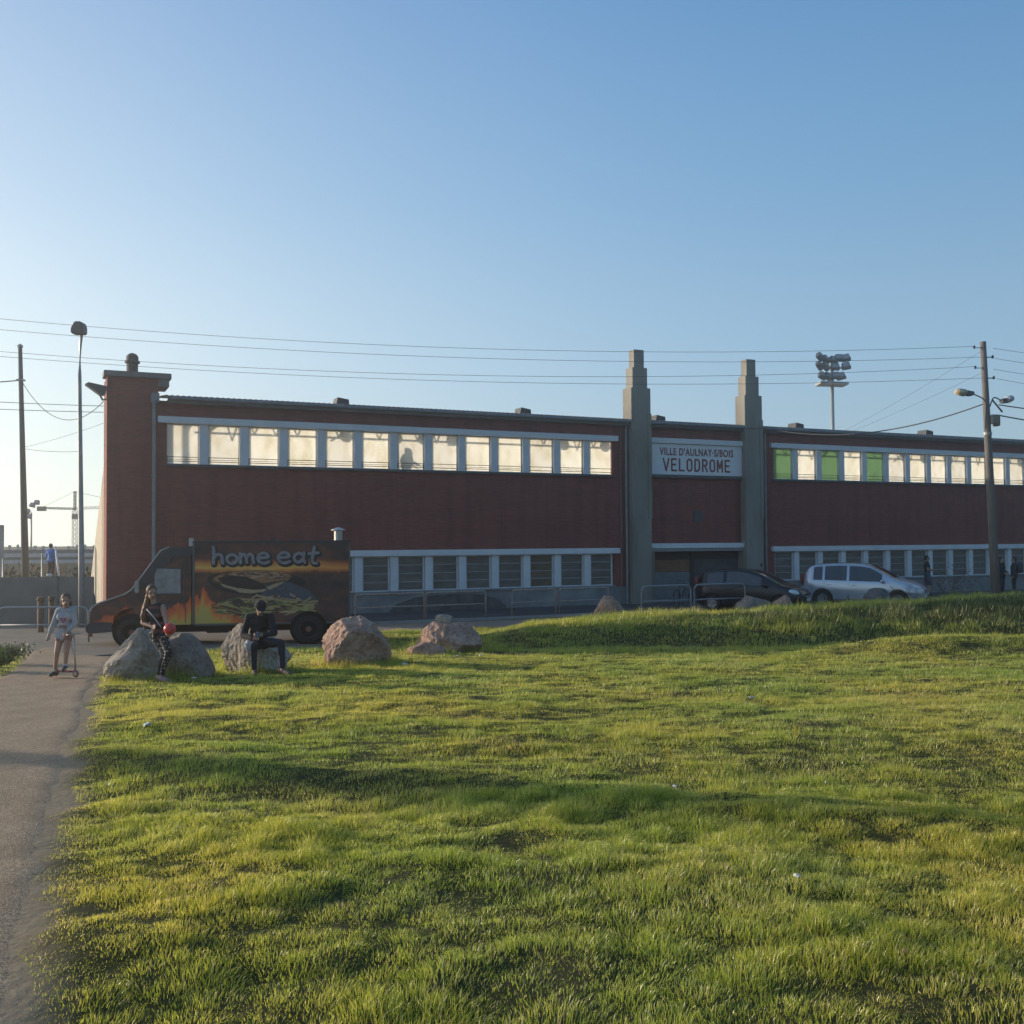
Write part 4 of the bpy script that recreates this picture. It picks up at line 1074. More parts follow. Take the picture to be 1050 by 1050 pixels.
# little stones of the wall top
bm = B(); ellipsoid(bm, (-14.62, 32.35, 1.55), .10, .05, .045); e_ = obj('pebble', bm, MATS['white_paint'], smooth=True); tag(e_, 'small white lump lying on top of the grey wall', 'stone')
def shadow_tree(label, x, y, h, w, seed, dens):
    rr = random.Random(seed); t = thing('tree', label, 'tree', (x, y, float(g0(y))))
    bm = B(); tube(bm, [(0, 0, -.1), (.05, .02, h * .4), (.0, .0, h * .97)], .14, 8, .02)
    tips = []
    for k in range(34):
        z = h * rr.uniform(.25, .95); a = rr.uniform(0, 6.28); r_ = w * .5 * (1.15 - z / h) * rr.uniform(.6, 1.2)
        e = Vector((math.cos(a) * r_, math.sin(a) * r_, z + r_ * 1.3)); tube(bm, [(0, 0, z), e], .02, 4, .005); tips.append((Vector((0, 0, z)), e))
    obj('trunk', bm, mat('bark', (.12, .09, .07), .9, c2=(.2, .16, .12)), t, smooth=True)
    bm = B()
    for k in range(dens):
        a, b_ = rr.choice(tips); p = a.lerp(b_, rr.uniform(.3, 1.15)) + Vector([rr.gauss(0, .10) for _ in range(3)]); q = Euler([rr.uniform(0, 6) for _ in range(3)]).to_matrix(); s_ = rr.uniform(.04, .09)
        bm.faces.new([bm.verts.new(p + q @ Vector(v)) for v in ((-s_, 0, 0), (0, -s_ * .5, 0), (s_, 0, 0), (0, s_ * .5, 0))])
    obj('crown', bm, SHR, t)
shadow_tree('slender upright tree out of view beyond the path, added for its shadow', -22.0, 14.6, 6.4, 1.5, 5, 5200)  # unseen tree added to cast the shade band on the lawn
# bare bush by the utility pole
shrub('thin scrubby bush at the foot of the utility pole', 15.1, 35.2, 1.7, 1.5, 77, .035, 260, mat('dry_leaf', (.07, .06, .035), .9, c2=(.13, .11, .06)), bare=True)
shrub('second scrubby bush against the plinth near the utility pole', 14.0, 36.6, 1.3, .95, 78, .035, 180, MATS['dry_leaf'], bare=True)

# ------------------------------------------------------------------ food truck (x = back from the nose, -y = side facing the lawn)
TRX, TRY, TRA = -9.62, 23.15, R(9.0)
tz = float(g0(23.8)) + .03
tr = thing('food_truck', 'black food truck painted with flames and a giant burger, parked behind the boulders', 'truck', (TRX, TRY, tz), TRA)
tr.scale = (1, 1, .935)
BLK = mat('truck_black', (.035, .036, .042), .42, c2=(.055, .056, .065), scale=3)
def flame_mat():
    m = bpy.data.materials.new('flame_paint'); m.use_nodes = True; N, L, b = nodes(m); b.inputs['Roughness'].default_value = .5
    tc = N.new('ShaderNodeTexCoord'); sp = N.new('ShaderNodeSeparateXYZ'); L.new(tc.outputs['Object'], sp.inputs[0])
    X, Z = sp.outputs[0], sp.outputs[2]
    def noise1(sx, sz, det=3, rough=.6, off=0):
        mp = N.new('ShaderNodeMapping'); mp.inputs['Scale'].default_value = (sx, 0.01, sz); mp.inputs['Location'].default_value = (off, 0, 0); L.new(tc.outputs['Object'], mp.inputs[0])
        n = N.new('ShaderNodeTexNoise'); n.inputs['Scale'].default_value = 1; n.inputs['Detail'].default_value = det; n.inputs['Roughness'].default_value = rough; n.inputs['Distortion'].default_value = .6; L.new(mp.outputs[0], n.inputs['Vector']); return n.outputs['Fac']
    F = lambda op, a, b=None, c=None, cl=False: mathn(N, L, op, a, b, c, cl)
    def ramp(f, stops):
        r = N.new('ShaderNodeValToRGB'); L.new(f, r.inputs[0]); e = r.color_ramp.elements
        e[0].position = stops[0][0]; e[0].color = (*stops[0][1], 1); e[1].position = stops[-1][0]; e[1].color = (*stops[-1][1], 1)
        for p, c in stops[1:-1]: q = e.new(p); q.color = (*c, 1)
        return r.outputs[0]
    # dark mottled ground
    n0 = noise1(2.2, 3.0, 6)
    base = ramp(n0, [(.35, (.030, .026, .030)), (.55, (.075, .040, .036)), (.75, (.22, .075, .045))])
    # red haze toward the rear top
    nb = noise1(1.1, 2.4, 6, .6, 4)
    rear = F('MULTIPLY', F('SMOOTH_MAX' if False else 'MAXIMUM', F('SUBTRACT', nb, .42), 0.0), 3.0, None, True)
    base = mixc(N, L, F('MULTIPLY', rear, .7), base, (.24, .075, .04))
    # band of flame under the title, tongues hanging down
    nt = noise1(7.0, .9, 4, .7, 2)
    ctr = F('ADD', 1.86, F('MULTIPLY', F('SUBTRACT', noise1(1.3, .1, 2, .5, 9), .5), .22))
    dz = F('SUBTRACT', Z, ctr)
    up_ = F('SUBTRACT', 1.0, F('MULTIPLY', F('MAXIMUM', dz, 0.0), 3.8), None, True)
    dn_ = F('SUBTRACT', 1.0, F('MULTIPLY', F('MAXIMUM', F('MULTIPLY', dz, -1.0), 0.0), F('ADD', 2.2, F('MULTIPLY', nt, 8.0))), None, True)
    band = F('MULTIPLY', up_, dn_)
    onbox = F('GREATER_THAN', X, 2.34)
    band = F('MULTIPLY', band, onbox)
    fade = F('SUBTRACT', 1.0, F('MULTIPLY', F('MAXIMUM', F('SUBTRACT', X, 4.4), 0.0), .22), None, True)
    band = F('MULTIPLY', band, fade)
    fc = ramp(band, [(.10, (.20, .055, .025)), (.45, (.60, .17, .045)), (.8, (.78, .34, .07)), (1.0, (.80, .48, .13))])
    c1 = mixc(N, L, F('SMOOTH_MIN' if False else 'MINIMUM', F('MULTIPLY', band, 2.2), 1.0), base, fc)
    # flames rising from the sill
    n2 = noise1(4.4, 1.3, 4, .62, 5); n3 = noise1(13, 2.2, 3, .6, 8)
    tong = F('ADD', F('MULTIPLY', n2, 1.25), F('MULTIPLY', n3, .45))
    env = ramp(F('MULTIPLY', X, .17), [(0.0, (.05,) * 3), (.12, (.28,) * 3), (.24, (.34,) * 3), (.30, (.30,) * 3), (.38, (.42,) * 3), (.43, (.58,) * 3), (.50, (.34,) * 3), (.60, (.05,) * 3), (1.0, (.0,) * 3)])
    sp2 = N.new('ShaderNodeSeparateColor'); L.new(env, sp2.inputs[0])
    hgt = F('MULTIPLY', sp2.outputs[0], F('MULTIPLY', tong, 1.75))
    rel = F('SUBTRACT', F('ADD', hgt, .48), Z)
    k = F('MULTIPLY', rel, 2.3, None, True)
    fc2 = ramp(k, [(.0, (.26, .05, .025)), (.12, (.66, .11, .03)), (.5, (.80, .20, .05)), (.85, (.78, .36, .07)), (1.0, (.58, .42, .10))])
    c2 = mixc(N, L, F('GREATER_THAN', rel, 0.0), c1, fc2)
    L.new(c2, b.inputs['Base Color']); return m
FLM = flame_mat()
# box body
bm = B(); box(bm, 2.33, 5.87, 0, 2.05, .50, 2.50, .02); obj('box_body', bm, FLM, tr)
bm = B(); box(bm, 2.30, 5.90, -.015, 2.07, 2.49, 2.545, .015); obj('box_roof', bm, BLK, tr)
bm = B(); box(bm, 2.31, 2.355, -.018, .03, .50, 2.50); box(bm, 5.845, 5.885, -.018, .03, .50, 2.49)
box(bm, 2.355, 5.845, -.014, .03, .47, .515); obj('corner_trim', bm, mat('trim_alu', (.12, .12, .12), .45, metal=.4), tr)
# serving hatch seam
bm = B()
for a, b_, c, d in ((4.15, 5.40, 1.62, 1.635), (4.15, 5.40, .98, .995), (4.15, 4.165, .98, 1.63), (5.385, 5.40, .98, 1.63)): box(bm, a, b_, -.010, .01, c, d)
obj('hatch', bm, BLK, tr)
# cab
cabp = [(.10, .42), (.06, .60), (.10, .90), (.20, 1.02), (.80, 1.24), (.98, 1.36), (1.62, 2.28), (1.78, 2.36), (2.32, 2.40), (2.32, .50), (1.38, .50), (1.36, .72), (1.20, .88), (.98, .93), (.76, .88), (.58, .72), (.55, .42)]
bm = B(); prism(bm, cabp, .03, 2.02); bmesh.ops.bevel(bm, geom=[e for e in bm.edges if abs(e.verts[0].co.y - e.verts[1].co.y) < .01 and e.verts[0].co.z > .9], offset=.05, segments=3, affect='EDGES')
obj('cab', bm, FLM, tr)
bm = B(); prism(bm, [(.96, 1.37), (1.60, 2.30), (1.78, 2.385), (2.32, 2.42), (2.32, 2.20), (1.86, 2.16), (1.78, 2.02), (1.30, 1.40)], .018, .03)
obj('cab_pillar', bm, BLK, tr)
bm = B(); prism(bm, [(.985, 1.395), (1.60, 2.285), (1.615, 2.275), (1.0, 1.385)], .12, 1.92); obj('windscreen', bm, mat('truck_windscreen', (.30, .31, .33), .08, metal=.6), tr)
bm = B(); tube(bm, [(.06, .04, .86), (.12, .04, .98), (.26, .04, 1.06), (.82, .04, 1.27), (.98, .035, 1.39), (1.60, .035, 2.32), (1.78, .04, 2.40)], .022, 6); obj('edge_highlight', bm, mat('highlight_pale', (.38, .37, .36), .5), tr)  # pale tube put in as the sun's highlight along the cab edge
bm = B(); prism(bm, [(1.47, 1.27), (2.04, 1.27), (2.04, 1.86), (1.52, 1.88), (1.47, 1.70)], .008, .022); w_ = obj('side_window', bm, mat('cab_glass', (.24, .25, .27), .12, c2=(.50, .50, .50), scale=4, metal=.35), tr)
bm = B()
for q in (((1.44, 1.24), (2.07, 1.24), (2.07, 1.27), (1.44, 1.27)), ((2.04, 1.27), (2.07, 1.27), (2.07, 1.90), (2.04, 1.90)), ((1.44, 1.27), (1.47, 1.27), (1.47, 1.72), (1.44, 1.72)), ((1.50, 1.89), (2.04, 1.87), (2.04, 1.90), (1.49, 1.92))): prism(bm, q, .004, .02)
obj('window_rubber', bm, BLK, w_)
bm = B()
for a, b_, c, d in ((1.40, 1.412, .55, 1.9), (2.14, 2.152, .55, 2.1)): box(bm, a, b_, .022, .034, c, d)
box(bm, 1.95, 2.09, .0, .03, 1.08, 1.12, .005); obj('door_handle', bm, BLK, tr)
bm = B(); box(bm, 1.07, 1.16, -.20, -.10, 1.30, 1.60, .02); tube(bm, [(1.12, .04, 1.35), (1.12, -.12, 1.40)], .014, 6); tube(bm, [(1.12, .04, 1.55), (1.12, -.12, 1.52)], .014, 6); obj('side_mirror', bm, mat('mirror_shell', (.40, .38, .36), .5), tr, smooth=False)
bm = B(); prism(bm, [(-.02, .36), (-.02, .50), (.05, .58), (.30, .60), (.56, .58), (.56, .36), (.10, .33)], -.01, 2.06); bmesh.ops.bevel(bm, geom=bm.edges[:], offset=.02, segments=2, affect='EDGES'); obj('bumper', bm, mat('bumper_plastic', (.06, .06, .062), .6), tr)
bm = B(); ellipsoid(bm, (.10, .22, .76), .05, .12, .09); obj('headlight', bm, mat('headlamp_glass', (.55, .55, .52), .15), tr, smooth=True)
bm = B(); ellipsoid(bm, (.10, 1.84, .76), .05, .12, .09); obj('headlight', bm, MATS['headlamp_glass'], tr, smooth=True)
def wheel(parent, x, y, z, r, w, rimm, name='wheel', side=-1, spokes=0, rimr=.62):
    """axle along y, outer face towards side*y"""
    M = Matrix.Translation((x, y, z)) @ Matrix.Rotation(R(90), 4, 'X')
    bm = B(); lathe(bm, [(r * .60, -w / 2), (r * .93, -w / 2), (r, -w * .36), (r, w * .36), (r * .93, w / 2), (r * .60, w / 2), (r * .60, -w / 2)], 28, M, close=False); t = obj(name, bm, mat('tyre_rubber', (.022, .022, .022), .85, var=.2), parent, smooth=False)
    bm = B(); f = -side * w * .42
    lathe(bm, [(r * rimr, -f * .6), (r * rimr, f), (r * (rimr - .06), f * 1.12), (r * (rimr - .10), f * .55), (r * .22, f * .4), (r * .2, f * 1.0), (.001, f * 1.02)] if side < 0 else [(r * rimr, -f * .6), (r * rimr, f), (r * .5, f * .6), (.001, f * .6)], 24, M, close=True)
    if spokes:
        for k in range(spokes):
            a = 2 * math.pi * k / spokes
            q = bmesh.ops.create_cube(bm, size=1, matrix=M @ Matrix.Rotation(a, 4, 'Z') @ Matrix.Translation((r * .38, 0, f * .92)) @ Matrix.Diagonal((r * .5, r * .12, w * .1, 1)))
    obj('rim', bm, rimm, t); return t
RIMB = mat('truck_rim', (.20, .07, .05), .6, c2=(.30, .13, .09)); RIMD = mat('truck_rim_dark', (.08, .05, .045), .7)
for x in (.98, 4.92):
    bm = B(); lathe(bm, [(.43, -.02), (.43, .02)], 28, Matrix.Translation((x, .018 if x < 2 else -.004, .36)) @ Matrix.Rotation(R(90), 4, 'X')); obj('wheel_arch', bm, DARK, tr)
    wheel(tr, x, .065, .34, .35, .22, RIMB, side=-1, rimr=.66); wheel(tr, x, 1.9, .34, .35, .22, RIMD, side=1)
bm = B(); box(bm, .6, 5.7, .25, 1.8, .30, .52, .02); box(bm, 2.6, 3.1, .06, .5, .28, .47, .02); obj('chassis', bm, DARK, tr)
bm = B(); box(bm, 5.85, 6.22, .3, 1.7, .42, .50, .01); obj('rear_step', bm, GALV, tr)
bm = B(); lathe(bm, [(.10, 2.54), (.10, 2.78), (.10, 2.785)], 14, Matrix.Translation((5.60, .5, 0))); lathe(bm, [(.17, 2.80), (.17, 2.815), (.03, 2.875)], 14, Matrix.Translation((5.60, .5, 0)))
for a in range(4): tube(bm, [(5.60 + .09 * math.cos(a * 1.57), .5 + .09 * math.sin(a * 1.57), 2.77), (5.60 + .09 * math.cos(a * 1.57), .5 + .09 * math.sin(a * 1.57), 2.81)], .008, 4)
obj('roof_vent', bm, mat('vent_steel', (.45, .44, .42), .35, metal=.6), tr, smooth=False)
bm = B(); box(bm, 2.22, 2.32, .0, .12, 2.42, 2.62, .01); obj('marker_light', bm, mat('marker_white', (.50, .47, .42), .5), tr)
bm = B(); box(bm, 4.02, 4.16, .3, .42, 2.54, 2.62, .01); obj('roof_lug', bm, BLK, tr)
# painted title and burger picture on the side
def poly(bm, pts, y, m=0):
    f = bm.faces.new([bm.verts.new((x, y, z)) for x, z in pts]); f.material_index = m
    return f
def blob(cx, cz, rx, rz, n=26, wob=.08, seed=0, rot=0):
    rr = random.Random(seed); ph = [rr.uniform(0, 6) for _ in range(3)]; out = []
    for k in range(n):
        a = 2 * math.pi * k / n; q = 1 + wob * (math.sin(2 * a + ph[0]) + .6 * math.sin(3 * a + ph[1]) + .4 * math.sin(5 * a + ph[2]))
        x, z = rx * q * math.cos(a), rz * q * math.sin(a); out.append((cx + x * math.cos(rot) - z * math.sin(rot), cz + x * math.sin(rot) + z * math.cos(rot)))
    return out
def paint(name, c, var=.3, sc=9, c2=None): return mat(name, c, .55, var=var, scale=sc, c2=c2)
TS = paint('title_shadow', (.018, .018, .022)); TG = paint('title_grey', (.20, .19, .205), c2=(.36, .34, .36))
ST = {'h': [[(0, 1.6), (.08, .85), (.1, 0)], [(.1, .55), (.35, .95), (.75, .85), (.9, .0)]],
      'o': [[(.5 + .5 * math.cos(t * math.pi / 8), .5 + .5 * math.sin(t * math.pi / 8)) for t in range(17)]],
      'm': [[(0, 1), (.02, 0)], [(.02, .6), (.22, .98), (.42, .85), (.48, .05)], [(.48, .6), (.68, .98), (.92, .85), (1.0, .0)]],
      'e': [[(.12, .50), (.95, .58), (.85, .92), (.5, 1.02), (.12, .85), (.0, .45), (.2, .06), (.6, -.03), (.98, .14)]],
      'a': [[(.92, .72), (.55, 1.0), (.12, .82), (.0, .42), (.25, .02), (.62, .05), (.88, .40)], [(.95, 1.0), (.86, .45), (1.0, 0)]],
      't': [[(.45, 1.65), (.42, .5), (.55, .05), (.95, .02)], [(.0, .98), (.95, 1.06)]]}
title = [('h', 2.74, 1.99, .26, .25, .02), ('o', 3.07, 1.99, .23, .22, 0), ('m', 3.37, 2.00, .30, .23, 0), ('e', 3.76, 1.99, .26, .25, 0), ('e', 4.22, 1.99, .28, .26, 0), ('a', 4.58, 2.00, .25, .24, 0), ('t', 4.89, 1.97, .22, .25, .04)]
def letters(nm, m, wd, y, dx, dz, par):
    bm = B(); q = 0
    for ch, x0, z0, w, h, sh in title:
        for st in ST[ch]:
            pts = arc([(x0 + a * w + b * sh + dx, 0, z0 + b * h + dz) for a, b in st], .05, 4) if len(st) > 2 else [Vector((x0 + a * w + b * sh + dx, 0, z0 + b * h + dz)) for a, b in st]
            for k in range(len(pts) - 1):
                q += 1; p0, p1 = pts[k], pts[k + 1]; d = (p1 - p0)
                if d.length < 1e-4: continue
                n_ = Vector((-d.z, 0, d.x)).normalized() * wd; yy = y - q * 2e-6
                f = bm.faces.new([bm.verts.new((v.x, yy, v.z)) for v in (p0 - n_, p1 - n_, p1 + n_, p0 + n_)])
                for c in (p0, p1) if k == 0 else (p1,):
                    q += 1; g = bm.faces.new([bm.verts.new((c.x + wd * math.cos(t * .785), y - q * 2e-6, c.z + wd * math.sin(t * .785))) for t in range(8)])
    for f in bm.faces:
        f.normal_update()
        if f.normal.y > 0: f.normal_flip()
    return obj(nm, bm, m, par)
body_ = [c for c in tr.children if c.name.startswith('box_body')][0]
letters('lettering_shadow', TS, .074, -.005, .025, -.03, body_)
letters('lettering', TG, .037, -.009, 0, 0, body_)
bm = B(); rr_ = random.Random(4)
MB_ = [paint('bun_brown', (.26, .12, .06), c2=(.42, .21, .11)), paint('bun_light', (.44, .26, .15), c2=(.52, .33, .20)), paint('meat_dark', (.035, .022, .018)), paint('cheese', (.38, .26, .14), c2=(.50, .37, .22)), paint('plate_blue', (.075, .085, .11)), paint('fry_yellow', (.32, .26, .08), c2=(.46, .36, .14)), paint('fry_green', (.13, .14, .045)), paint('crust_dark', (.09, .045, .028)), paint('shade_black', (.022, .02, .022))]
poly(bm, blob(3.75, 1.50, 1.02, .33, seed=8, rot=-.05), -.004, 8)
poly(bm, [(3.9, 1.45), (4.5, 1.52), (4.95, 1.28), (5.15, 1.02), (4.4, .98), (3.8, 1.1)], -.005, 4)
poly(bm, blob(3.62, 1.62, .88, .20, seed=3, rot=.02, wob=.05), -.006, 7)
poly(bm, blob(3.64, 1.645, .84, .165, seed=3, rot=.02, wob=.05), -.0075, 0)
for k in range(70):
    x = 3.0 + rr_.random() * 1.35; z = 1.67 + rr_.uniform(-.06, .09); w = rr_.uniform(.04, .10)
    poly(bm, blob(x, z, w, .018, 8, seed=k, rot=rr_.uniform(-.3, .3)), -.0085 - k * 1e-5, 1 if rr_.random() < .6 else 7)
poly(bm, [(2.86, 1.62), (3.1, 1.70), (3.5, 1.66), (3.85, 1.50), (3.98, 1.36), (3.7, 1.33), (3.3, 1.38), (2.98, 1.50)], -.0105, 2)
poly(bm, [(2.92, 1.50), (3.3, 1.38), (3.7, 1.33), (3.98, 1.35), (3.90, 1.28), (3.6, 1.24), (3.35, 1.27), (3.25, 1.33), (3.0, 1.41)], -.0115, 3)
poly(bm, [(3.95, 1.38), (4.1, 1.46), (4.45, 1.56), (4.50, 1.62), (4.30, 1.46), (4.05, 1.33)], -.0125, 3)
for k in range(120):
    cx = rr_.uniform(2.95, 4.95); t = (cx - 2.9) / 2.1; cz = rr_.uniform(.70 + .15 * abs(t - .5), 1.16 - .20 * abs(t - .45)); a = rr_.gauss(0, .30); ln = rr_.uniform(.12, .30); w = rr_.uniform(.012, .024)
    ux, uz = math.cos(a), math.sin(a)
    poly(bm, [(cx - ux * ln - uz * -w, cz - uz * ln - ux * w), (cx + ux * ln + uz * w, cz + uz * ln - ux * w), (cx + ux * ln - uz * w, cz + uz * ln + ux * w), (cx - ux * ln - uz * w, cz - uz * ln + ux * w)], -.0055 - .00003 * k, rr_.choice((5, 5, 6, 1, 7)))
for f in bm.faces:
    f.normal_update()
    if f.normal.y > 0: f.normal_flip()
obj('burger_picture', bm, MB_, body_)

# ------------------------------------------------------------------ cars (local: x forward from the tail, y to the car's left, z up)
GLASSC = mat('car_glass', (.045, .052, .06), .05, var=.3, metal=.12, spec=.8)
def car(label, x, y, rz, L_, W_, top, belt, wheels, wr, paintm, wins, ws, rear, headl, group, rimm, hood):
    z0 = float(g0(y)); t = thing('parked_car', label, 'car', (x, y, z0 + .015), rz, group)
    xs_ = sorted(set([round(v, 3) for v in np.linspace(.12, L_ - .12, 90)] + [0, .015, .04, .08, L_ - .08, L_ - .04, L_ - .015, L_]))
    def T(xx): return float(np.interp(xx, [p[0] for p in top], [p[1] for p in top]))
    def Bt(xx): return float(np.interp(xx, [p[0] for p in belt], [p[1] for p in belt]))
    def sm(f, xx, w=.07): return (f(xx - w) + f(xx - w / 2) + f(xx) * 2 + f(xx + w / 2) + f(xx + w)) / 6
    bm = B(); rings = []
    for xx in xs_:
        e = min(xx, L_ - xx); k = 1 - .30 * max(0, 1 - e / .55) ** 2.2 - .10 * max(0, 1 - e / .06) ** 2
        if xx > L_ / 2: k -= .08 * max(0, 1 - e / 1.0) ** 2
        w = W_ / 2 * k; zt = sm(T, xx); zb = .20 + .10 * max(0, 1 - e / .25) ** 2; zm = min(sm(Bt, xx), zt - .035)
        gh = zt - zm; wt = w * .985 - max(0, gh - .05) * .36
        zh = zt - min(.09, gh * .4); zl = zm + min(.035, gh * .2)
        ring = [(0, zb), (w * .78, zb), (w * .955, zb + .07), (w * .985, zb + .20), (w, (zb + zm) * .5 + .04), (w * .995, zm - .07), (w * .975, zm)]
        wl = w * .975 + (wt - w * .975) * (zl - zm) / max(gh, .01)
        ring += [(wl, zl), (wt + (wl - wt) * .12, zh), (wt - .035, zt - .02 * min(1, gh / .2)), (wt * .80, zt), (wt * .4, zt + .012), (0, zt + .016)]
        rings.append(ring)
    n = len(rings[0]); V = []
    for xx, r_ in zip(xs_, rings):
        V.append([bm.verts.new((xx, -a, b)) for a, b in r_] + [bm.verts.new((xx, a, b)) for a, b in reversed(r_[1:-1])])
    m = len(V[0]); info = {}
    for i in range(len(V) - 1):
        for j in range(m):
            f = bm.faces.new((V[i][j], V[i + 1][j], V[i + 1][(j + 1) % m], V[i][(j + 1) % m])); info[f.index if False else (i, j)] = f
    bm.faces.new(list(reversed(V[0]))); bm.faces.new(V[-1])
    bmesh.ops.recalc_face_normals(bm, faces=bm.faces[:])
    co = [[v.co.copy() for v in r_] for r_ in V]
    # wheel arches by boolean
    me = bpy.data.meshes.new('tmp'); bm.to_mesh(me); bm.free(); o = bpy.data.objects.new('tmp', me); col.objects.link(o)
    cb = B()
    for wx in wheels:
        for s in (-1, 1): lathe(cb, [(wr + .055, -.30), (wr + .055, .30)], 32, Matrix.Translation((wx, s * (W_ / 2 + .02), wr)) @ Matrix.Rotation(R(90), 4, 'X'))
    cme = bpy.data.meshes.new('cut'); cb.to_mesh(cme); cb.free(); co_ = bpy.data.objects.new('cut', cme); col.objects.link(co_)
    md = o.modifiers.new('b', 'BOOLEAN'); md.operation = 'DIFFERENCE'; md.object = co_; md.solver = 'EXACT'
    me2 = evaluated(o); bpy.data.objects.remove(o); bpy.data.objects.remove(co_)
    if len(me2.polygons) < 200: me2 = me
    me2.materials.clear(); body = obj('body', me2, paintm, t, smooth=True); body.data.set_sharp_from_angle(angle=R(38))
    def patch(name, cells, m_, off, par=t):
        b2 = B(); vm = {}
        for (i, j) in cells:
            vs = []
            for (a, c) in ((i, j), (i + 1, j), (i + 1, (j + 1) % m), (i, (j + 1) % m)):
                if (a, c) not in vm:
                    p = co[a][c]; q0, q1 = co[max(a - 1, 0)][c], co[min(a + 1, len(co) - 1)][c]; r0, r1 = co[a][c - 1], co[a][(c + 1) % m]
                    nn_ = (q1 - q0).cross(r1 - r0).normalized()
                    cc = Vector((p.x, 0, .7)); 
                    if nn_.dot(p - cc) < 0: nn_ = -nn_
                    vm[a, c] = b2.verts.new(p + nn_ * off)
                vs.append(vm[a, c])
            b2.faces.new(vs)
        bmesh.ops.recalc_face_normals(b2, faces=b2.faces[:])
        return obj(name, b2, m_, par, smooth=True) if len(b2.faces) else b2.free()
    cells = lambda x0, x1, js: [(i, j) for i in range(len(xs_) - 1) if x0 <= (xs_[i] + xs_[i + 1]) / 2 <= x1 for j in js]
    mir = lambda js: [m - 1 - j for j in js]
    def bo(xa, xb): return (xa, xb)
    for (xa, xb) in wins:
        patch('side_window', cells(xa, xb, [7]), GLASSC, .005); patch('side_window', cells(xa, xb, mir([7])), GLASSC, .005)
    patch('windscreen', cells(ws[0], ws[1], [9, 10, 11] + mir([9, 10, 11])), GLASSC, .006)
    patch('rear_window', cells(rear[0], rear[1], [9, 10, 11] + mir([9, 10, 11])), GLASSC, .006)
    SEAM = mat('seam_dark', (.01, .01, .01), .6)
    for xa in [w_[0] - .03 for w_ in wins] + [wins[-1][1] - .12]:
        for js in ([3, 4, 5], mir([3, 4, 5])):
            pass
    for k, (xa, xb) in enumerate(wins[-2:]):
        for s in (-1, 1):
            b2 = B()
            pts = [(xa - .03, .30), (xb + (.02 if k == 0 else -.10), .30), (xb + (.02 if k == 0 else -.02), Bt(xb) - .06), (xa - .03, Bt(xa) - .06)]
            for q in range(4):
                (x0, zz0), (x1, zz1) = pts[q], pts[(q + 1) % 4]
                if q == 2: continue
                for u in range(8):
                    a, c = u / 8, (u + 1) / 8; yy = s * (W_ / 2 * .992)
                    tube(b2, [(x0 + (x1 - x0) * a, yy, zz0 + (zz1 - zz0) * a), (x0 + (x1 - x0) * c, yy, zz0 + (zz1 - zz0) * c)], .008, 4, caps=False) if u == 0 else None
                tube(b2, [(x0, s * W_ / 2 * .985, zz0), (x1, s * W_ / 2 * .985, zz1)], .009, 4)
            sm_ = obj('door_seam', b2, SEAM, t)
            b2 = B(); box(b2, xa + .06, xa + .24, s * W_ / 2 * .99 - .02, s * W_ / 2 * .99 + .02, Bt(xa) - .14, Bt(xa) - .11, .008); obj('door_handle', b2, paintm, t)
    for s in (-1, 1):
        b2 = B(); ellipsoid(b2, (ws[1] - .34 - hood, s * (W_ / 2 + .07), Bt(ws[1] - .4) + .06), .08, .10, .065); tube(b2, [(ws[1] - .34 - hood, s * (W_ / 2 - .05), Bt(ws[1] - .4) + .02), (ws[1] - .34 - hood, s * (W_ / 2 + .05), Bt(ws[1] - .4) + .04)], .02, 6); obj('wing_mirror', b2, paintm, t, smooth=True)
        hx, hy, hz, ha, hb, hc, ang = headl
        b2 = B(); ellipsoid(b2, (hx, s * hy, hz), ha, hb, hc, Matrix.Rotation(-s * R(ang), 4, 'Z') @ Matrix.Rotation(R(18), 4, 'Y')); obj('headlight', b2, mat('car_headlamp', (.70, .74, .78), .10, metal=.3, var=.1), t, smooth=True)
        b2 = B(); ellipsoid(b2, (.10, s * (W_ / 2 - .15), 1.02), .07, .09, .22); obj('tail_light', b2, mat('tail_red', (.22, .02, .02), .3), t, smooth=True)
        for wx in wheels:
            wheel(t, wx, s * (W_ / 2 - .11), wr, wr, .20, rimm, side=s, spokes=7, rimr=.64)
    b2 = B(); box(b2, L_ - .04, L_ + .012, -.26, .26, .40, .51, .006); obj('number_plate', b2, mat('plate_white', (.55, .55, .52), .5), t)
    b2 = B(); box(b2, L_ - .05, L_ + .005, -.50, .50, .24, .34, .01); box(b2, L_ - .06, L_ - .0, -.32, .32, .60, .66, .01); obj('grille', b2, SEAM, t)
    b2 = B()
    for yy in (-.35, .05): tube(b2, [(ws[1] - .05, yy, T(ws[1] - .05) + .05), (ws[1] - .38, yy + .5, T(ws[1] - .38) + .045)], .01, 5)
    obj('wiper', b2, SEAM, t)
    b2 = B(); box(b2, wheels[0], wheels[1], -W_ / 2 + .2, W_ / 2 - .2, .18, .30, .01); obj('underbody', b2, DARK, t)
    return t
SILV = mat('paint_silver', (.55, .58, .63), .22, var=.04, metal=.5); DKP = mat('paint_dark', (.016, .019, .026), .22, var=.15, metal=.2)
RIMS = mat('rim_alloy', (.35, .35, .36), .35, metal=.6)
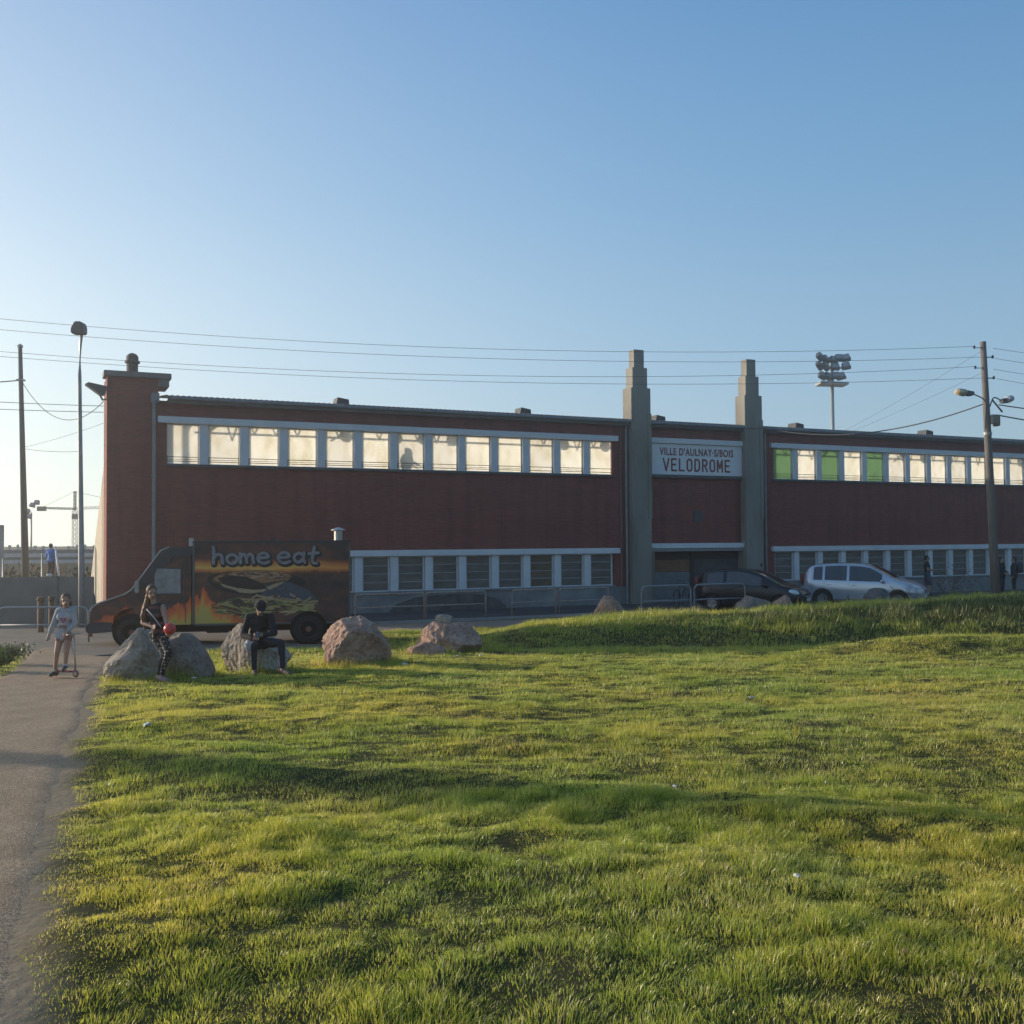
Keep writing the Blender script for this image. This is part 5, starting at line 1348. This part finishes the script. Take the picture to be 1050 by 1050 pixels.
# silver people carrier
dv = R(-29)
car('silver people carrier parked nose towards the lawn, a dark boulder by its door', 11.12, 39.05, dv, 4.32, 1.80,
    [(0, .98), (.10, 1.12), (.30, 1.46), (.62, 1.58), (1.4, 1.62), (2.2, 1.60), (2.55, 1.54), (3.45, 1.05), (3.9, .93), (4.2, .80), (4.32, .62)],
    [(0, .98), (1.0, .97), (2.6, .93), (3.4, .92), (4.32, .62)], (.86, 3.50), .325, SILV,
    [(.55, .86), (.96, 1.72), (1.82, 2.95)], (2.52, 3.38), (.12, .30), (3.98, .66, .78, .30, .13, .10, 24), 'cars parked in front of the velodrome', RIMS, .05)
car('dark small hatchback parked behind the grey barriers, its oval headlamp showing', 6.80, 37.0, dv - .02, 3.85, 1.68,
    [(0, .92), (.08, 1.05), (.34, 1.36), (.80, 1.46), (1.5, 1.49), (2.0, 1.44), (2.35, 1.33), (3.05, .98), (3.5, .86), (3.75, .72), (3.85, .55)],
    [(0, .92), (1.0, .93), (2.3, .89), (3.0, .86), (3.85, .55)], (.68, 3.10), .30, DKP,
    [(.52, 1.10), (1.20, 2.42)], (2.22, 2.98), (.12, .34), (3.50, .62, .70, .25, .15, .12, 28), 'cars parked in front of the velodrome', RIMS, .05)

# bicycle leaning at the entrance
bk = thing('bicycle', 'dark bicycle standing by the entrance shutter behind the grey barrier', 'bicycle', (6.35, 38.6, 0), R(62))
BKM = mat('bike_frame', (.05, .055, .06), .4)
for wx in (-.52, .52):
    bm = B(); M = Matrix.Translation((wx, 0, .34)) @ Matrix.Rotation(R(90), 4, 'X')
    ring = [(.34 * math.cos(2 * math.pi * k / 28), .34 * math.sin(2 * math.pi * k / 28)) for k in range(29)]
    tube(bm, [(wx + a, 0, .34 + b) for a, b in ring], .018, 6, caps=False)
    w_ = obj('wheel', bm, mat('bike_tyre', (.03, .03, .03), .8), bk, smooth=True)
    bm = B()
    for k in range(14): tube(bm, [(wx, 0, .34), (wx + .325 * math.cos(k * .4488), 0, .34 + .325 * math.sin(k * .4488))], .0018, 3)
    obj('spoke', bm, GALV, w_)
bm = B()
for a, b_ in (((-.52, 0, .34), (-.08, 0, .30)), ((-.08, 0, .30), (.36, 0, .62)), ((-.22, 0, .82), (-.08, 0, .30)), ((-.19, 0, .74), (.34, 0, .78)), ((-.52, 0, .34), (-.2, 0, .74)), ((.52, 0, .34), (.33, 0, .90))): tube(bm, [a, b_], .016, 6)
obj('frame', bm, BKM, bk, smooth=True)
bm = B(); ellipsoid(bm, (-.24, 0, .86), .13, .07, .03); obj('saddle', bm, BKM, bk, smooth=True)
bm = B(); tube(bm, arc([(.42, -.28, .98), (.33, -.1, .98), (.33, .1, .98), (.42, .28, .98)], .05), .014, 6); tube(bm, [(.33, 0, .88), (.33, 0, .98)], .014, 6); obj('handlebar', bm, BKM, bk, smooth=True)
bm = B(); lathe(bm, [(.09, -.008), (.09, .008)], 16, Matrix.Translation((-.08, -.04, .30)) @ Matrix.Rotation(R(90), 4, 'X')); tube(bm, [(-.08, -.05, .3), (.06, -.08, .2)], .01, 5); obj('crank', bm, GALV, bk)

# ------------------------------------------------------------------ people
SKIN = mat('skin', (.42, .25, .18), .6, var=.08, scale=8)
HAIRB = mat('hair_brown', (.09, .045, .02), .6, c2=(.19, .095, .04), scale=25, stretch=(1, 1, .3)); HAIRD = mat('hair_dark', (.02, .015, .012), .6, c2=(.05, .035, .025), scale=25)
EYE_ = mat('eye_dark', (.015, .012, .01), .3)
def seg_dist(P, a, b):
    ab = b - a; t = np.clip(((P - a) @ ab) / max(ab @ ab, 1e-9), 0, 1); return np.linalg.norm(P - (a + t[:, None] * ab), axis=1), t
def person(label, loc, rz, J, s=1.0, girth=1.0, clothes=(), hair=None, group=None, head_s=1.0, face=None, vox=.011, hands=None, cat='person', shoe=None):
    """J: joints in metres (already posed). s scales the body radii."""
    J = {k: Vector(v) for k, v in J.items()}
    t = thing('person', label, cat, loc, rz, group); bm = B(); g = s * girth
    bones = []
    def cap(nm, a, b, ra, rb): capsule(bm, J[a] if isinstance(a, str) else a, J[b] if isinstance(b, str) else b, ra * g, rb * g); bones.append((nm, np.array(J[a] if isinstance(a, str) else a), np.array(J[b] if isinstance(b, str) else b), (ra + rb) / 2 * g))
    hl, hr, sl, sr = J['hipL'], J['hipR'], J['shL'], J['shR']
    hc, sc_ = (hl + hr) / 2, (sl + sr) / 2; ax = (sr - sl).normalized(); hx = (hr - hl).normalized()
    wst = hc.lerp(sc_, .42); chs = hc.lerp(sc_, .76)
    cap('pelvis', hl, hr, .098, .098); cap('pelvis', hc, wst, .115, .105)
    cap('torso', wst - ax * .045 * s, wst + ax * .045 * s, .095, .095); cap('torso', chs - ax * .07 * s, chs + ax * .07 * s, .108, .108); cap('torso', wst, chs, .105, .115)
    cap('torso', sl.lerp(sc_, .25), sr.lerp(sc_, .25), .062, .062); cap('torso', chs, sc_, .105, .07)
    hd = J['head']; nk = sc_.lerp(hd, .30)
    cap('neck', sc_, hd, .052, .046)
    for q in 'LR':
        cap('upperarm', 'sh' + q, 'el' + q, .052, .040); cap('forearm', 'el' + q, 'wr' + q, .040, .026)
        cap('thigh', 'hip' + q, 'kn' + q, .088, .058); cap('shin', 'kn' + q, 'an' + q, .056, .036)
        d = (J['toe' + q] - J['an' + q]); fl = J['an' + q] + Vector((0, 0, -.03 * s)); cap('foot', fl - d * .18, 'toe' + q, .040, .030)
        # hand: palm, four fingers of unequal length, thumb from the side
        w = J['wr' + q]; fd = (w - J['el' + q]).normalized()
        hd_ = (hands or {}).get(q); fdir = Vector(hd_).normalized() if hd_ else fd
        side = fdir.cross(Vector((0, 1, 0)))
        if side.length < .2: side = Vector((1, 0, 0))
        side = side.normalized() * (1 if q == 'L' else -1); nrm = fdir.cross(side).normalized()
        pe = w + fdir * .075 * s
        for k in (-1, 0, 1): cap('hand', w + side * k * .010 * s, pe + side * k * .022 * s, .019, .015)
        for k, ln in enumerate((.060, .072, .067, .052)):
            b0 = pe + side * (.030 - .020 * k) * s; m1 = b0 + (fdir * .8 + nrm * .35) * ln * .55 * s; m2 = m1 + (fdir * .45 + nrm * .8) * ln * .5 * s
            cap('hand', b0 - fdir * .02 * s, m1, .0095, .009); cap('hand', m1, m2, .009, .0075)
        tb = w + fdir * .02 * s + side * .022 * s; tm = tb + (side * .7 + fdir * .75).normalized() * .042 * s; cap('hand', tb, tm, .012, .010); cap('hand', tm, tm + (fdir + nrm * .4).normalized() * .032 * s, .010, .008)
    hs = s * head_s; fa = Vector(face if face else (0, -1, 0)).normalized(); rt = fa.cross(Vector((0, 0, 1))).normalized(); u_ = rt.cross(fa).normalized()
    Mh = Matrix((rt, -fa, u_)).transposed().to_4x4()
    def hp(a, b, c): return hd + rt * a * hs + fa * b * hs + u_ * c * hs
    nb = len(bones)
    ellipsoid(bm, hp(0, -.01, .03), .078 * hs, .098 * hs, .095 * hs, Mh); ellipsoid(bm, hp(0, .022, -.045), .058 * hs, .070 * hs, .068 * hs, Mh)
    for a, b, ra, rb in ((hp(0, .088, .02), hp(0, .112, -.022), .010, .016), (hp(-.022, .088, -.055), hp(.022, .088, -.055), .011, .011), (hp(-.04, .075, .032), hp(.04, .075, .032), .016, .016), (hp(-.082, -.005, -.01), hp(-.082, -.005, .02), .015, .018), (hp(.082, -.005, -.01), hp(.082, -.005, .02), .015, .018)):
        capsule(bm, a, b, ra * hs, rb * hs, 8)
    bones.append(('head', np.array(hd) - np.array(u_) * .06 * hs, np.array(hd) + np.array(u_) * .05 * hs, .085 * hs))
    body = remeshed(bm, vox * s, 3); bo = obj('body', body, SKIN, t)
    P = np.empty(len(body.vertices) * 3, np.float32); body.vertices.foreach_get('co', P); P = P.reshape(-1, 3).astype(float)
    Nn = np.array([v.normal[:] for v in body.vertices])
    best = np.full(len(P), 9.); which = np.zeros(len(P), int); tt = np.zeros(len(P))
    for i, (nm, a, b, r_) in enumerate(bones):
        d, tq = seg_dist(P, a, b); d = d - r_; u = d < best; best[u] = d[u]; which[u] = i; tt[u] = tq[u]
    names = np.array([b[0] for b in bones])[which]
    sideL = np.array([bool(np.linalg.norm(p_ - np.array(J['anL'])) < np.linalg.norm(p_ - np.array(J['anR']))) for p_ in P])
    todo = []
    for c_ in clothes:
        if c_[0] in ('shoes', 'socks'): todo += [(c_[0][:-1], c_[1], c_[2], c_[3], sideL), (c_[0][:-1], c_[1], c_[2], c_[3], ~sideL)]
        else: todo.append((*c_, None))
    for cname, spec, off, m_, only in todo:
        sel = np.zeros(len(P), bool)
        for bn, lo, hi in spec: sel |= (names == bn) & (tt >= lo) & (tt <= hi)
        if only is not None: sel &= only
        if not sel.any(): continue
        b2 = B(); vm = {}
        for p in body.polygons:
            if all(sel[v] for v in p.vertices):
                vs = []
                for v in p.vertices:
                    if v not in vm:
                        q = P[v] + Nn[v] * off * s + Nn[v] * s * (.010 * mnoise.noise(Vector(P[v] * 8)) + .006 * mnoise.noise(Vector(P[v] * np.array([14, 14, 30])))); vm[v] = b2.verts.new(q)
                    vs.append(vm[v])
                b2.faces.new(vs)
        be = [e for e in b2.edges if e.is_boundary]
        if be:   # turn the hem inwards
            r_ = bmesh.ops.extrude_edge_only(b2, edges=be); inv = {v: k for k, v in vm.items()}
            b2.normal_update()
            nv = [v for v in r_['geom'] if isinstance(v, bmesh.types.BMVert)]
            for v in nv:
                src = min((e.other_vert(v) for e in v.link_edges if e.other_vert(v) in inv), key=lambda q: (q.co - v.co).length, default=None)
                if src is not None: v.co = src.co - Vector(Nn[inv[src]]) * (off + .012) * s
        obj(cname, b2, m_, bo, smooth=True)
    bm = B()
    for k in (-1, 1): ellipsoid(bm, hp(k * .030, .086, .012), .013 * hs, .009 * hs, .007 * hs, Mh, 10, 6)
    obj('eyes', bm, EYE_, bo, smooth=True)
    bm = B(); capsule(bm, hp(-.02, .099, -.052), hp(.02, .099, -.052), .0045 * hs, .0045 * hs, 6); obj('mouth', bm, mat('lips', (.25, .09, .08), .6), bo, smooth=True)
    if hair:
        m_, parts = hair; bm = B()
        ellipsoid(bm, hp(0, -.026, .050), .089 * hs, .102 * hs, .096 * hs, Mh); ellipsoid(bm, hp(0, -.060, -.01), .078 * hs, .062 * hs, .085 * hs, Mh)
        for a, b, ra, rb in parts: capsule(bm, hd + Vector(a) * s if not isinstance(a, Vector) else a, hd + Vector(b) * s if not isinstance(b, Vector) else b, ra * s, rb * s)
        hm = remeshed(bm, .010 * s, 2)
        for v in hm.vertices: v.co += v.normal * .007 * mnoise.noise(v.co * 40)
        obj('hair', hm, m_, bo)
    return t, bo
ALL = lambda *n: [(k, 0, 1) for k in n]
DKC = mat('cloth_black', (.018, .018, .022), .9, var=.3, scale=6); NAVY = mat('cloth_navy', (.028, .034, .050), .9, var=.25, scale=6)
WCL = mat('cloth_white', (.55, .55, .55), .9, var=.1)
# child on a scooter (pose in metres, x to the picture's right, y away)
cx, cy = -7.02, 16.0
cz = float(g0(cy)) + .03
SW = mat('sweatshirt_grey', (.33, .34, .36), .9, c2=(.46, .46, .48), scale=6)
J = dict(head=(.055, -.02, 1.175), shL=(-.06, .0, 1.02), shR=(.16, .01, 1.03), elL=(-.145, .0, .82), wrL=(-.205, -.02, .64), elR=(.20, -.02, .83), wrR=(.13, -.13, .70),
         hipL=(-.035, .01, .635), hipR=(.08, .01, .635), knL=(-.075, -.03, .37), knR=(.085, -.05, .40), anL=(-.135, .04, .075), anR=(.055, -.02, .175), toeL=(-.15, -.07, .03), toeR=(.065, -.13, .115))
ch, cb_ = person('child in a grey heart sweatshirt and shorts standing on a kick scooter on the path', (cx, cy, cz), 0, J, s=.72, clothes=(
    ('sweatshirt', ALL('torso', 'upperarm') + [('forearm', 0, .9), ('pelvis', .0, .75)], .020, SW), ('shorts', ALL('pelvis') + [('thigh', 0, .34)], .010, mat('shorts_pink', (.30, .17, .15), .9, var=.15)),
    ('socks', [('shin', .86, 1)], .006, WCL), ('shoes', ALL('foot'), .010, mat('shoe_grey', (.06, .065, .075), .7))),
    hair=(HAIRB, [((-.06, .03, .0), (-.11, .04, -.11), .045, .02), ((.07, .03, -.02), (.115, .03, -.11), .04, .02), ((-.02, .05, .10), (.05, .06, .12), .045, .03)]), head_s=1.18, face=(.40, -1, -.05), vox=.011)
# heart on the chest
bm = B(); hpts = []
for k in range(28):
    a = 2 * math.pi * k / 28; hpts.append((.0030 * 16 * math.sin(a) ** 3, .0030 * (13 * math.cos(a) - 5 * math.cos(2 * a) - 2 * math.cos(3 * a) - math.cos(4 * a))))
def chesty(x, z): return -.118 - .0 * x
for sc_k, mi, yy in ((1.25, 0, 0), (1.0, 1, -.004), (.55, 2, -.008)):
    f = bm.faces.new([bm.verts.new((.065 + x * sc_k * 1.15, -.126 + yy, .885 + z * sc_k * 1.15)) for x, z in hpts]); f.material_index = mi
for f in bm.faces:
    f.normal_update()
    if f.normal.y > 0: f.normal_flip()
obj('heart_print', bm, [mat('print_white', (.55, .50, .50), .8), mat('print_pink', (.42, .10, .14), .8), mat('print_grey', (.32, .22, .26), .8)], cb_)
# scooter
sk = thing('kick_scooter', 'small kick scooter with pale wheels under the child on the path', 'scooter', (cx + .06, cy - .02, cz), R(-24))
SCM = mat('scooter_metal', (.45, .40, .36), .4, metal=.5); SCR = mat('scooter_red', (.30, .07, .05), .5)
bm = B(); box(bm, -.16, .14, -.05, .05, .075, .10, .01); obj('deck', bm, SCR, sk)
for wx in (-.21, .21):
    bm = B(); lathe(bm, [(.03, -.012), (.055, -.012), (.06, -.006), (.06, .006), (.055, .012), (.03, .012)], 18, Matrix.Translation((wx, 0, .06)) @ Matrix.Rotation(R(90), 4, 'X')); w_ = obj('wheel', bm, mat('scooter_wheel', (.20, .12, .10), .5), sk)
    bm = B(); lathe(bm, [(.03, -.014), (.03, .014)], 10, Matrix.Translation((wx, 0, .06)) @ Matrix.Rotation(R(90), 4, 'X')); obj('hub', bm, SCM, w_)
bm = B(); tube(bm, [(.14, 0, .09), (.205, 0, .13), (.21, 0, .06)], .012, 6); tube(bm, [(.205, 0, .12), (.165, 0, .66)], .013, 8); tube(bm, [(-.16, 0, .09), (-.21, 0, .06)], .012, 6); obj('stem', bm, SCM, sk, smooth=True)
bm = B(); tube(bm, [(.165, -.13, .665), (.165, .13, .665)], .011, 6); obj('handlebar', bm, SCM, sk, smooth=True)
bm = B(); prism(bm, [(-.27, .08), (-.25, .13), (-.17, .135), (-.16, .12), (-.24, .115)], -.025, .025); obj('mudguard', bm, SCM, sk)

# girl in dotted leggings perched on the boulder
gx, gy = -5.28, 15.33; gz_ = gz(gx, gy) - .01
DOT = bpy.data.materials.new('leggings_dots'); DOT.use_nodes = True
N, L, b = nodes(DOT); tc = N.new('ShaderNodeTexCoord'); v = N.new('ShaderNodeTexVoronoi'); v.inputs['Scale'].default_value = 19; v.inputs['Randomness'].default_value = .35; L.new(tc.outputs['Object'], v.inputs['Vector'])
q = mathn(N, L, 'LESS_THAN', v.outputs['Distance'], .27); L.new(mixc(N, L, q, (.018, .018, .02), (.45, .42, .36)), b.inputs['Base Color']); b.inputs['Roughness'].default_value = .9
STR = bpy.data.materials.new('top_striped'); STR.use_nodes = True
N, L, b = nodes(STR); tc = N.new('ShaderNodeTexCoord'); v = N.new('ShaderNodeTexWave'); v.bands_direction = 'Z'; v.inputs['Scale'].default_value = 2.6; v.inputs['Distortion'].default_value = 4; L.new(tc.outputs['Object'], v.inputs['Vector'])
r = N.new('ShaderNodeValToRGB'); L.new(v.outputs['Fac'], r.inputs[0]); r.color_ramp.elements[0].color = (.035, .028, .03, 1); r.color_ramp.elements[1].color = (.17, .075, .075, 1); r.color_ramp.elements[0].position = .35
L.new(r.outputs[0], b.inputs['Base Color']); b.inputs['Roughness'].default_value = .9
J = dict(head=(-.115, -.02, 1.375), shL=(-.215, .05, 1.14), shR=(.06, -.03, 1.16), elL=(-.25, -.04, .91), wrL=(-.06, -.16, .86), elR=(.14, -.10, .94), wrR=(.20, -.20, .80),
         hipL=(-.10, .06, .70), hipR=(.06, .0, .69), knL=(.13, -.14, .43), knR=(.22, -.22, .46), anL=(.03, -.12, .085), anR=(.10, -.22, .09), toeL=(.12, -.19, .03), toeR=(.22, -.28, .035))
pg, pgb = person('girl with very long hair in a sleeveless top and dotted leggings leaning on a boulder', (gx, gy, gz_), 0, J, s=.86, clothes=(
    ('top', ALL('torso') + [('pelvis', .3, 1)], .014, STR), ('leggings', ALL('pelvis', 'thigh') + [('shin', 0, .95)], .008, DOT), ('shoes', ALL('foot'), .012, mat('shoe_rose', (.20, .12, .13), .8, c2=(.33, .24, .25)))),
    hair=(HAIRB, [((-.02, .03, .08), (-.03, .06, .11), .05, .045), ((-.05, .04, 0), (-.10, .05, -.18), .06, .06), ((-.10, .05, -.18), (-.15, -.02, -.42), .06, .055), ((-.15, -.02, -.42), (-.10, -.05, -.66), .055, .022)]), face=(.55, -.8, -.12), head_s=1.05)
bm = B(); tube(bm, arc([(-.17, -.09, 1.13), (-.02, -.14, .98), (.07, -.12, .84)], .1), .009, 6); obj('shoulder_strap', bm, WCL, pgb, smooth=True)
bm = B(); ellipsoid(bm, (gx + .245, gy - .27, gz_ + .79), .088, .088, .088, None, 24, 16); e_ = obj('ball', bm, mat('ball_red', (.62, .07, .05), .35, var=.05), smooth=True); tag(e_, 'small bright red ball held by the girl in dotted leggings', 'ball')

pg.scale = (.95, .95, .95)
# man on the second boulder
mx_, my_ = -4.02, 16.55; mz_ = gz(mx_, my_) - .01
J = dict(head=(-.055, -.02, 1.085), shL=(-.27, .10, .93), shR=(.10, .08, .93), elL=(-.33, -.02, .64), wrL=(-.10, -.22, .60), elR=(.20, -.08, .68), wrR=(.02, -.26, .66),
         hipL=(-.20, .10, .50), hipR=(-.03, .10, .50), knL=(-.08, -.34, .50), knR=(.34, -.22, .53), anL=(-.08, -.30, .09), anR=(.36, -.20, .10), toeL=(-.02, -.47, .035), toeR=(.50, -.32, .04))
mn_, mb = person('man in a dark cap and jacket sitting on a pale boulder, looking at his phone', (mx_, my_, mz_), 0, J, s=.92, clothes=(
    ('jacket', ALL('torso', 'upperarm') + [('forearm', 0, .92), ('pelvis', .25, 1)], .022, DKC), ('trousers', ALL('pelvis', 'thigh') + [('shin', 0, .96)], .014, NAVY), ('shoes', ALL('foot'), .012, mat('shoe_brown', (.12, .09, .075), .8))),
    hair=(HAIRD, []), face=(.35, -.8, -.50), hands={'L': (.9, -.3, .15), 'R': (-.8, -.4, .1)})
mn_.scale = (.97, .97, .97)
hd = Vector((-.055, -.02, 1.085))
bm = B(); q = Matrix.Rotation(R(22), 4, 'Z') @ Matrix.Rotation(R(28), 4, 'X')
bmesh.ops.create_uvsphere(bm, u_segments=20, v_segments=12, radius=1); bmesh.ops.delete(bm, geom=[v for v in bm.verts if v.co.z < -.02], context='VERTS')
for v in bm.verts: v.co = Vector((v.co.x * .098, v.co.y * .112, v.co.z * .095))
lathe(bm, [(.100, -.006), (.100, .008)], 20)
prism(bm, [(-.075, -.06), (-.07, -.13), (-.04, -.175), (.0, -.185), (.04, -.175), (.07, -.13), (.075, -.06)], .0, .012, 'z')
bmesh.ops.transform(bm, matrix=Matrix.Translation(hd + Vector((.005, .005, .045))) @ q, verts=bm.verts); obj('cap', bm, DKC, mb, smooth=False)
bm = B(); box(bm, -.035, .035, -.006, .006, -.07, .07, .006); bmesh.ops.transform(bm, matrix=Matrix.Translation((mx_ - .02, my_ - .31, mz_ + .65)) @ Euler((R(-50), 0, R(15))).to_matrix().to_4x4(), verts=bm.verts)
e_ = obj('phone', bm, mat('phone_case', (.12, .11, .13), .4)); tag(e_, 'phone held in both hands by the seated man in the cap', 'phone')
bm = B(); bmesh.ops.create_icosphere(bm, subdivisions=3, radius=1)
for v in bm.verts: v.co = Vector((v.co.x * .07, v.co.y * .04, v.co.z * .085)) * (1 + .35 * mnoise.noise(v.co * 2.3))
e_ = obj('plastic_bag', bm, WCL, smooth=False); e_.location = (mx_ - .19, my_ - .22, mz_ + .47); tag(e_, 'crumpled white plastic bag beside the knee of the seated man', 'bag')

def stand(h, arms=None, **kw):
    k = h / 1.75
    J = dict(head=(0, -.01, 1.64), shL=(-.18, .0, 1.43), shR=(.18, .0, 1.43), elL=(-.23, .02, 1.14), elR=(.23, .02, 1.14), wrL=(-.25, -.05, .90), wrR=(.25, -.05, .90),
             hipL=(-.09, 0, .94), hipR=(.09, 0, .94), knL=(-.10, -.03, .51), knR=(.10, -.02, .51), anL=(-.11, .02, .09), anR=(.11, .02, .09), toeL=(-.13, -.15, .035), toeR=(.13, -.15, .035))
    J.update(kw); return {a: tuple(c * k for c in b) for a, b in J.items()}
# person in blue beyond the wall (seen from behind)
person('person in a bright blue jacket and dark trousers standing beyond the grey wall', (-21.72, 48.2, .92), R(165), stand(1.62, wrL=(-.16, -.22, 1.08), wrR=(.16, -.22, 1.08)), s=.95, girth=1.12, vox=.016, clothes=(
    ('jacket', ALL('torso', 'upperarm') + [('forearm', 0, .92), ('pelvis', 0, 1)], .024, mat('jacket_blue', (.03, .16, .48), .8, c2=(.05, .22, .62))), ('trousers', ALL('thigh', 'pelvis') + [('shin', 0, .96)], .014, DKC), ('shoes', ALL('foot'), .012, DKC)), hair=(HAIRD, []))
# young man walking in front of the stand
person('young man in a black t-shirt and grey shorts walking by the silver car', (18.30, 45.2, .0), R(75), stand(1.76, elL=(-.22, .0, 1.14), wrL=(-.18, -.27, 1.16), elR=(.22, .02, 1.14), wrR=(.20, -.25, 1.10), knL=(-.10, -.12, .52), anL=(-.11, .0, .09), knR=(.10, .04, .51), anR=(.11, .20, .11), toeR=(.12, .06, .04)), vox=.014, clothes=(
    ('t_shirt', ALL('torso') + [('upperarm', 0, .62), ('pelvis', .1, 1)], .022, DKC), ('shorts', ALL('pelvis') + [('thigh', 0, 1)], .026, mat('shorts_grey', (.075, .09, .115), .9)), ('socks', [('shin', .85, 1)], .006, WCL), ('shoes', ALL('foot'), .012, DKC)), hair=(HAIRD, []))
# two people in black close together
person('person all in black with long dark hair, close beside one with a backpack', (21.42, 44.9, .0), R(35), stand(1.66, wrR=(.10, -.26, 1.05), wrL=(-.10, -.24, 1.05)), vox=.015, girth=1.1, clothes=(
    ('coat', ALL('torso', 'upperarm', 'pelvis') + [('forearm', 0, .92), ('thigh', 0, .3)], .030, DKC), ('trousers', ALL('thigh') + [('shin', 0, .97)], .012, DKC), ('shoes', ALL('foot'), .012, DKC)), hair=(HAIRD, [((0, .05, 0), (0, .06, -.16), .06, .04)]))
p2, p2b = person('person in black with a rounded backpack, standing by the utility pole', (21.90, 44.7, .0), R(-120), stand(1.68), vox=.015, girth=1.1, clothes=(
    ('coat', ALL('torso', 'upperarm', 'pelvis') + [('forearm', 0, .92)], .028, mat('cloth_charcoal', (.03, .03, .035), .9)), ('trousers', ALL('thigh') + [('shin', 0, .97)], .012, DKC), ('shoes', ALL('foot'), .012, DKC)), hair=(HAIRD, []))
bp_ = thing('backpack', 'rounded dark backpack on the back of the person in black', 'backpack', (21.90, 44.7, 1.2), R(-120))
bm = B(); ellipsoid(bm, (0, .22, .02), .17, .12, .24); obj('bag_body', bm, mat('backpack_cloth', (.05, .045, .05), .9), bp_, smooth=True)
bm = B(); ellipsoid(bm, (0, .31, -.06), .12, .06, .11); obj('front_pocket', bm, MATS['backpack_cloth'], bp_, smooth=True)
# someone behind the lit panes of the stand
su, sv = L2W(-4.62, .50)
person('person leaning on the rail behind the glowing stained window of the stand', (su, sv, 4.56), PHI + R(160), stand(1.55, head=(.05, -.12, 1.55), shL=(-.18, -.05, 1.36), shR=(.18, -.05, 1.36), wrL=(-.22, -.35, 1.05), wrR=(.22, -.35, 1.05)), vox=.016, clothes=(
    ('coat', ALL('torso', 'upperarm', 'pelvis') + [('forearm', 0, .92)], .03, DKC), ('trousers', ALL('thigh') + [('shin', 0, .97)], .012, DKC)), hair=(HAIRD, []))

# ------------------------------------------------------------------ litter on the lawn
PAP = mat('litter_white', (.60, .60, .60), .7, var=.1)
def litter(label, px, py, s, seed, m=PAP, nm='scrap_of_paper', cat='litter', gp='scraps of litter on the lawn', flat=.35):
    # px,py: ground position in metres
    rr = random.Random(seed); bm = B(); bmesh.ops.create_icosphere(bm, subdivisions=2, radius=1)
    for v in bm.verts:
        k = 1 + .45 * mnoise.noise(v.co * 1.9 + Vector((seed, 0, 0))); v.co = Vector((v.co.x * s * k, v.co.y * s * .7 * k, v.co.z * s * flat * k))
    o = obj(nm, bm, m); o.location = (px, py, gz(px, py) + s * .6 + .015); o.rotation_euler = (rr.uniform(-.3, .3), rr.uniform(-.3, .3), rr.uniform(0, 3)); tag(o, label, cat, gp)
for a in (('white crumpled litter on the lawn near the path, below the broad pale boulder', -3.65, 10.25, .055, 1), ('small white scrap in the grass just before the long reddish boulder', -1.85, 17.6, .05, 2),
          ('tiny white scrap in the shade next to the low flat reddish stone', -1.05, 19.4, .045, 3), ('tiny white scrap beyond the tiny one by the low flat stone', -.62, 19.5, .04, 4),
          ('white scrap lying in the grass between the two pale boulders', -4.75, 15.3, .045, 5), ('lone white lump in the grass in the middle of the near lawn', 1.33, 4.86, .026, 6),
          ('white fleck in the shaded hollow of the lawn', 1.1, 7.05, .018, 7), ('pale curled scrap far out on the lawn', 2.9, 12.5, .04, 8)):
    litter(*a)
litter('brown dry leaf lying near the closest edge of the lawn', 1.47, 3.9, .022, 9, mat('dry_leaf_brown', (.30, .17, .08), .8), 'dead_leaf', 'leaf', None, .5)
for k, (x, y, w, h) in enumerate(((-8.75, 17.2, .8, .36), (-9.2, 18.6, 1.0, .38))):
    shrub(('nearer', 'farther')[k] + ' weedy clump with dry stalks beside the path', x, y, w, h, 90 + k, .035, 520, GM, 'weed_clump')
for k, (x, y) in enumerate(((1.25, 8.3), (2.55, 9.3), (4.15, 19.2))):
    bm = B()
    rr = random.Random(k)
    for q in range(9):
        a = rr.uniform(0, 6.28); rad = rr.uniform(.01, .05); p = Vector((rad * math.cos(a), rad * math.sin(a), rr.uniform(.07, .11)))
        tube(bm, [(p.x * .4, p.y * .4, 0), p], .0015, 3); lathe(bm, [(.002, -.003), (.011, .001), (.010, .005), (.002, .006)], 8, Matrix.Translation(p))
    o = obj('dandelion', bm, mat('petal_yellow', (.55, .42, .03), .7)); o.location = (x, y, gz(x, y)); tag(o, ('yellow flowers in the middle of the lawn', 'yellow flowers halfway to the grass bank', 'yellow flowers on the lit mound before the grass bank')[k], 'flower', 'yellow flowers in the lawn')

# haze volume added to veil the sunward side like lens glare
bm = B(); box(bm, -70, 70, -6, 90, -1.5, 14)
HZ = bpy.data.materials.new('glare_haze'); HZ.use_nodes = True
N, L = HZ.node_tree.nodes, HZ.node_tree.links; N.remove(N['Principled BSDF'])
vs_ = N.new('ShaderNodeVolumeScatter'); vs_.inputs['Density'].default_value = .0031; vs_.inputs['Anisotropy'].default_value = .84; vs_.inputs['Color'].default_value = (1, .9, .8, 1)
L.new(vs_.outputs[0], N['Material Output'].inputs['Volume'])
hz_ = obj('haze', bm, HZ); tag(hz_, kind='structure')
#@@END rest.py
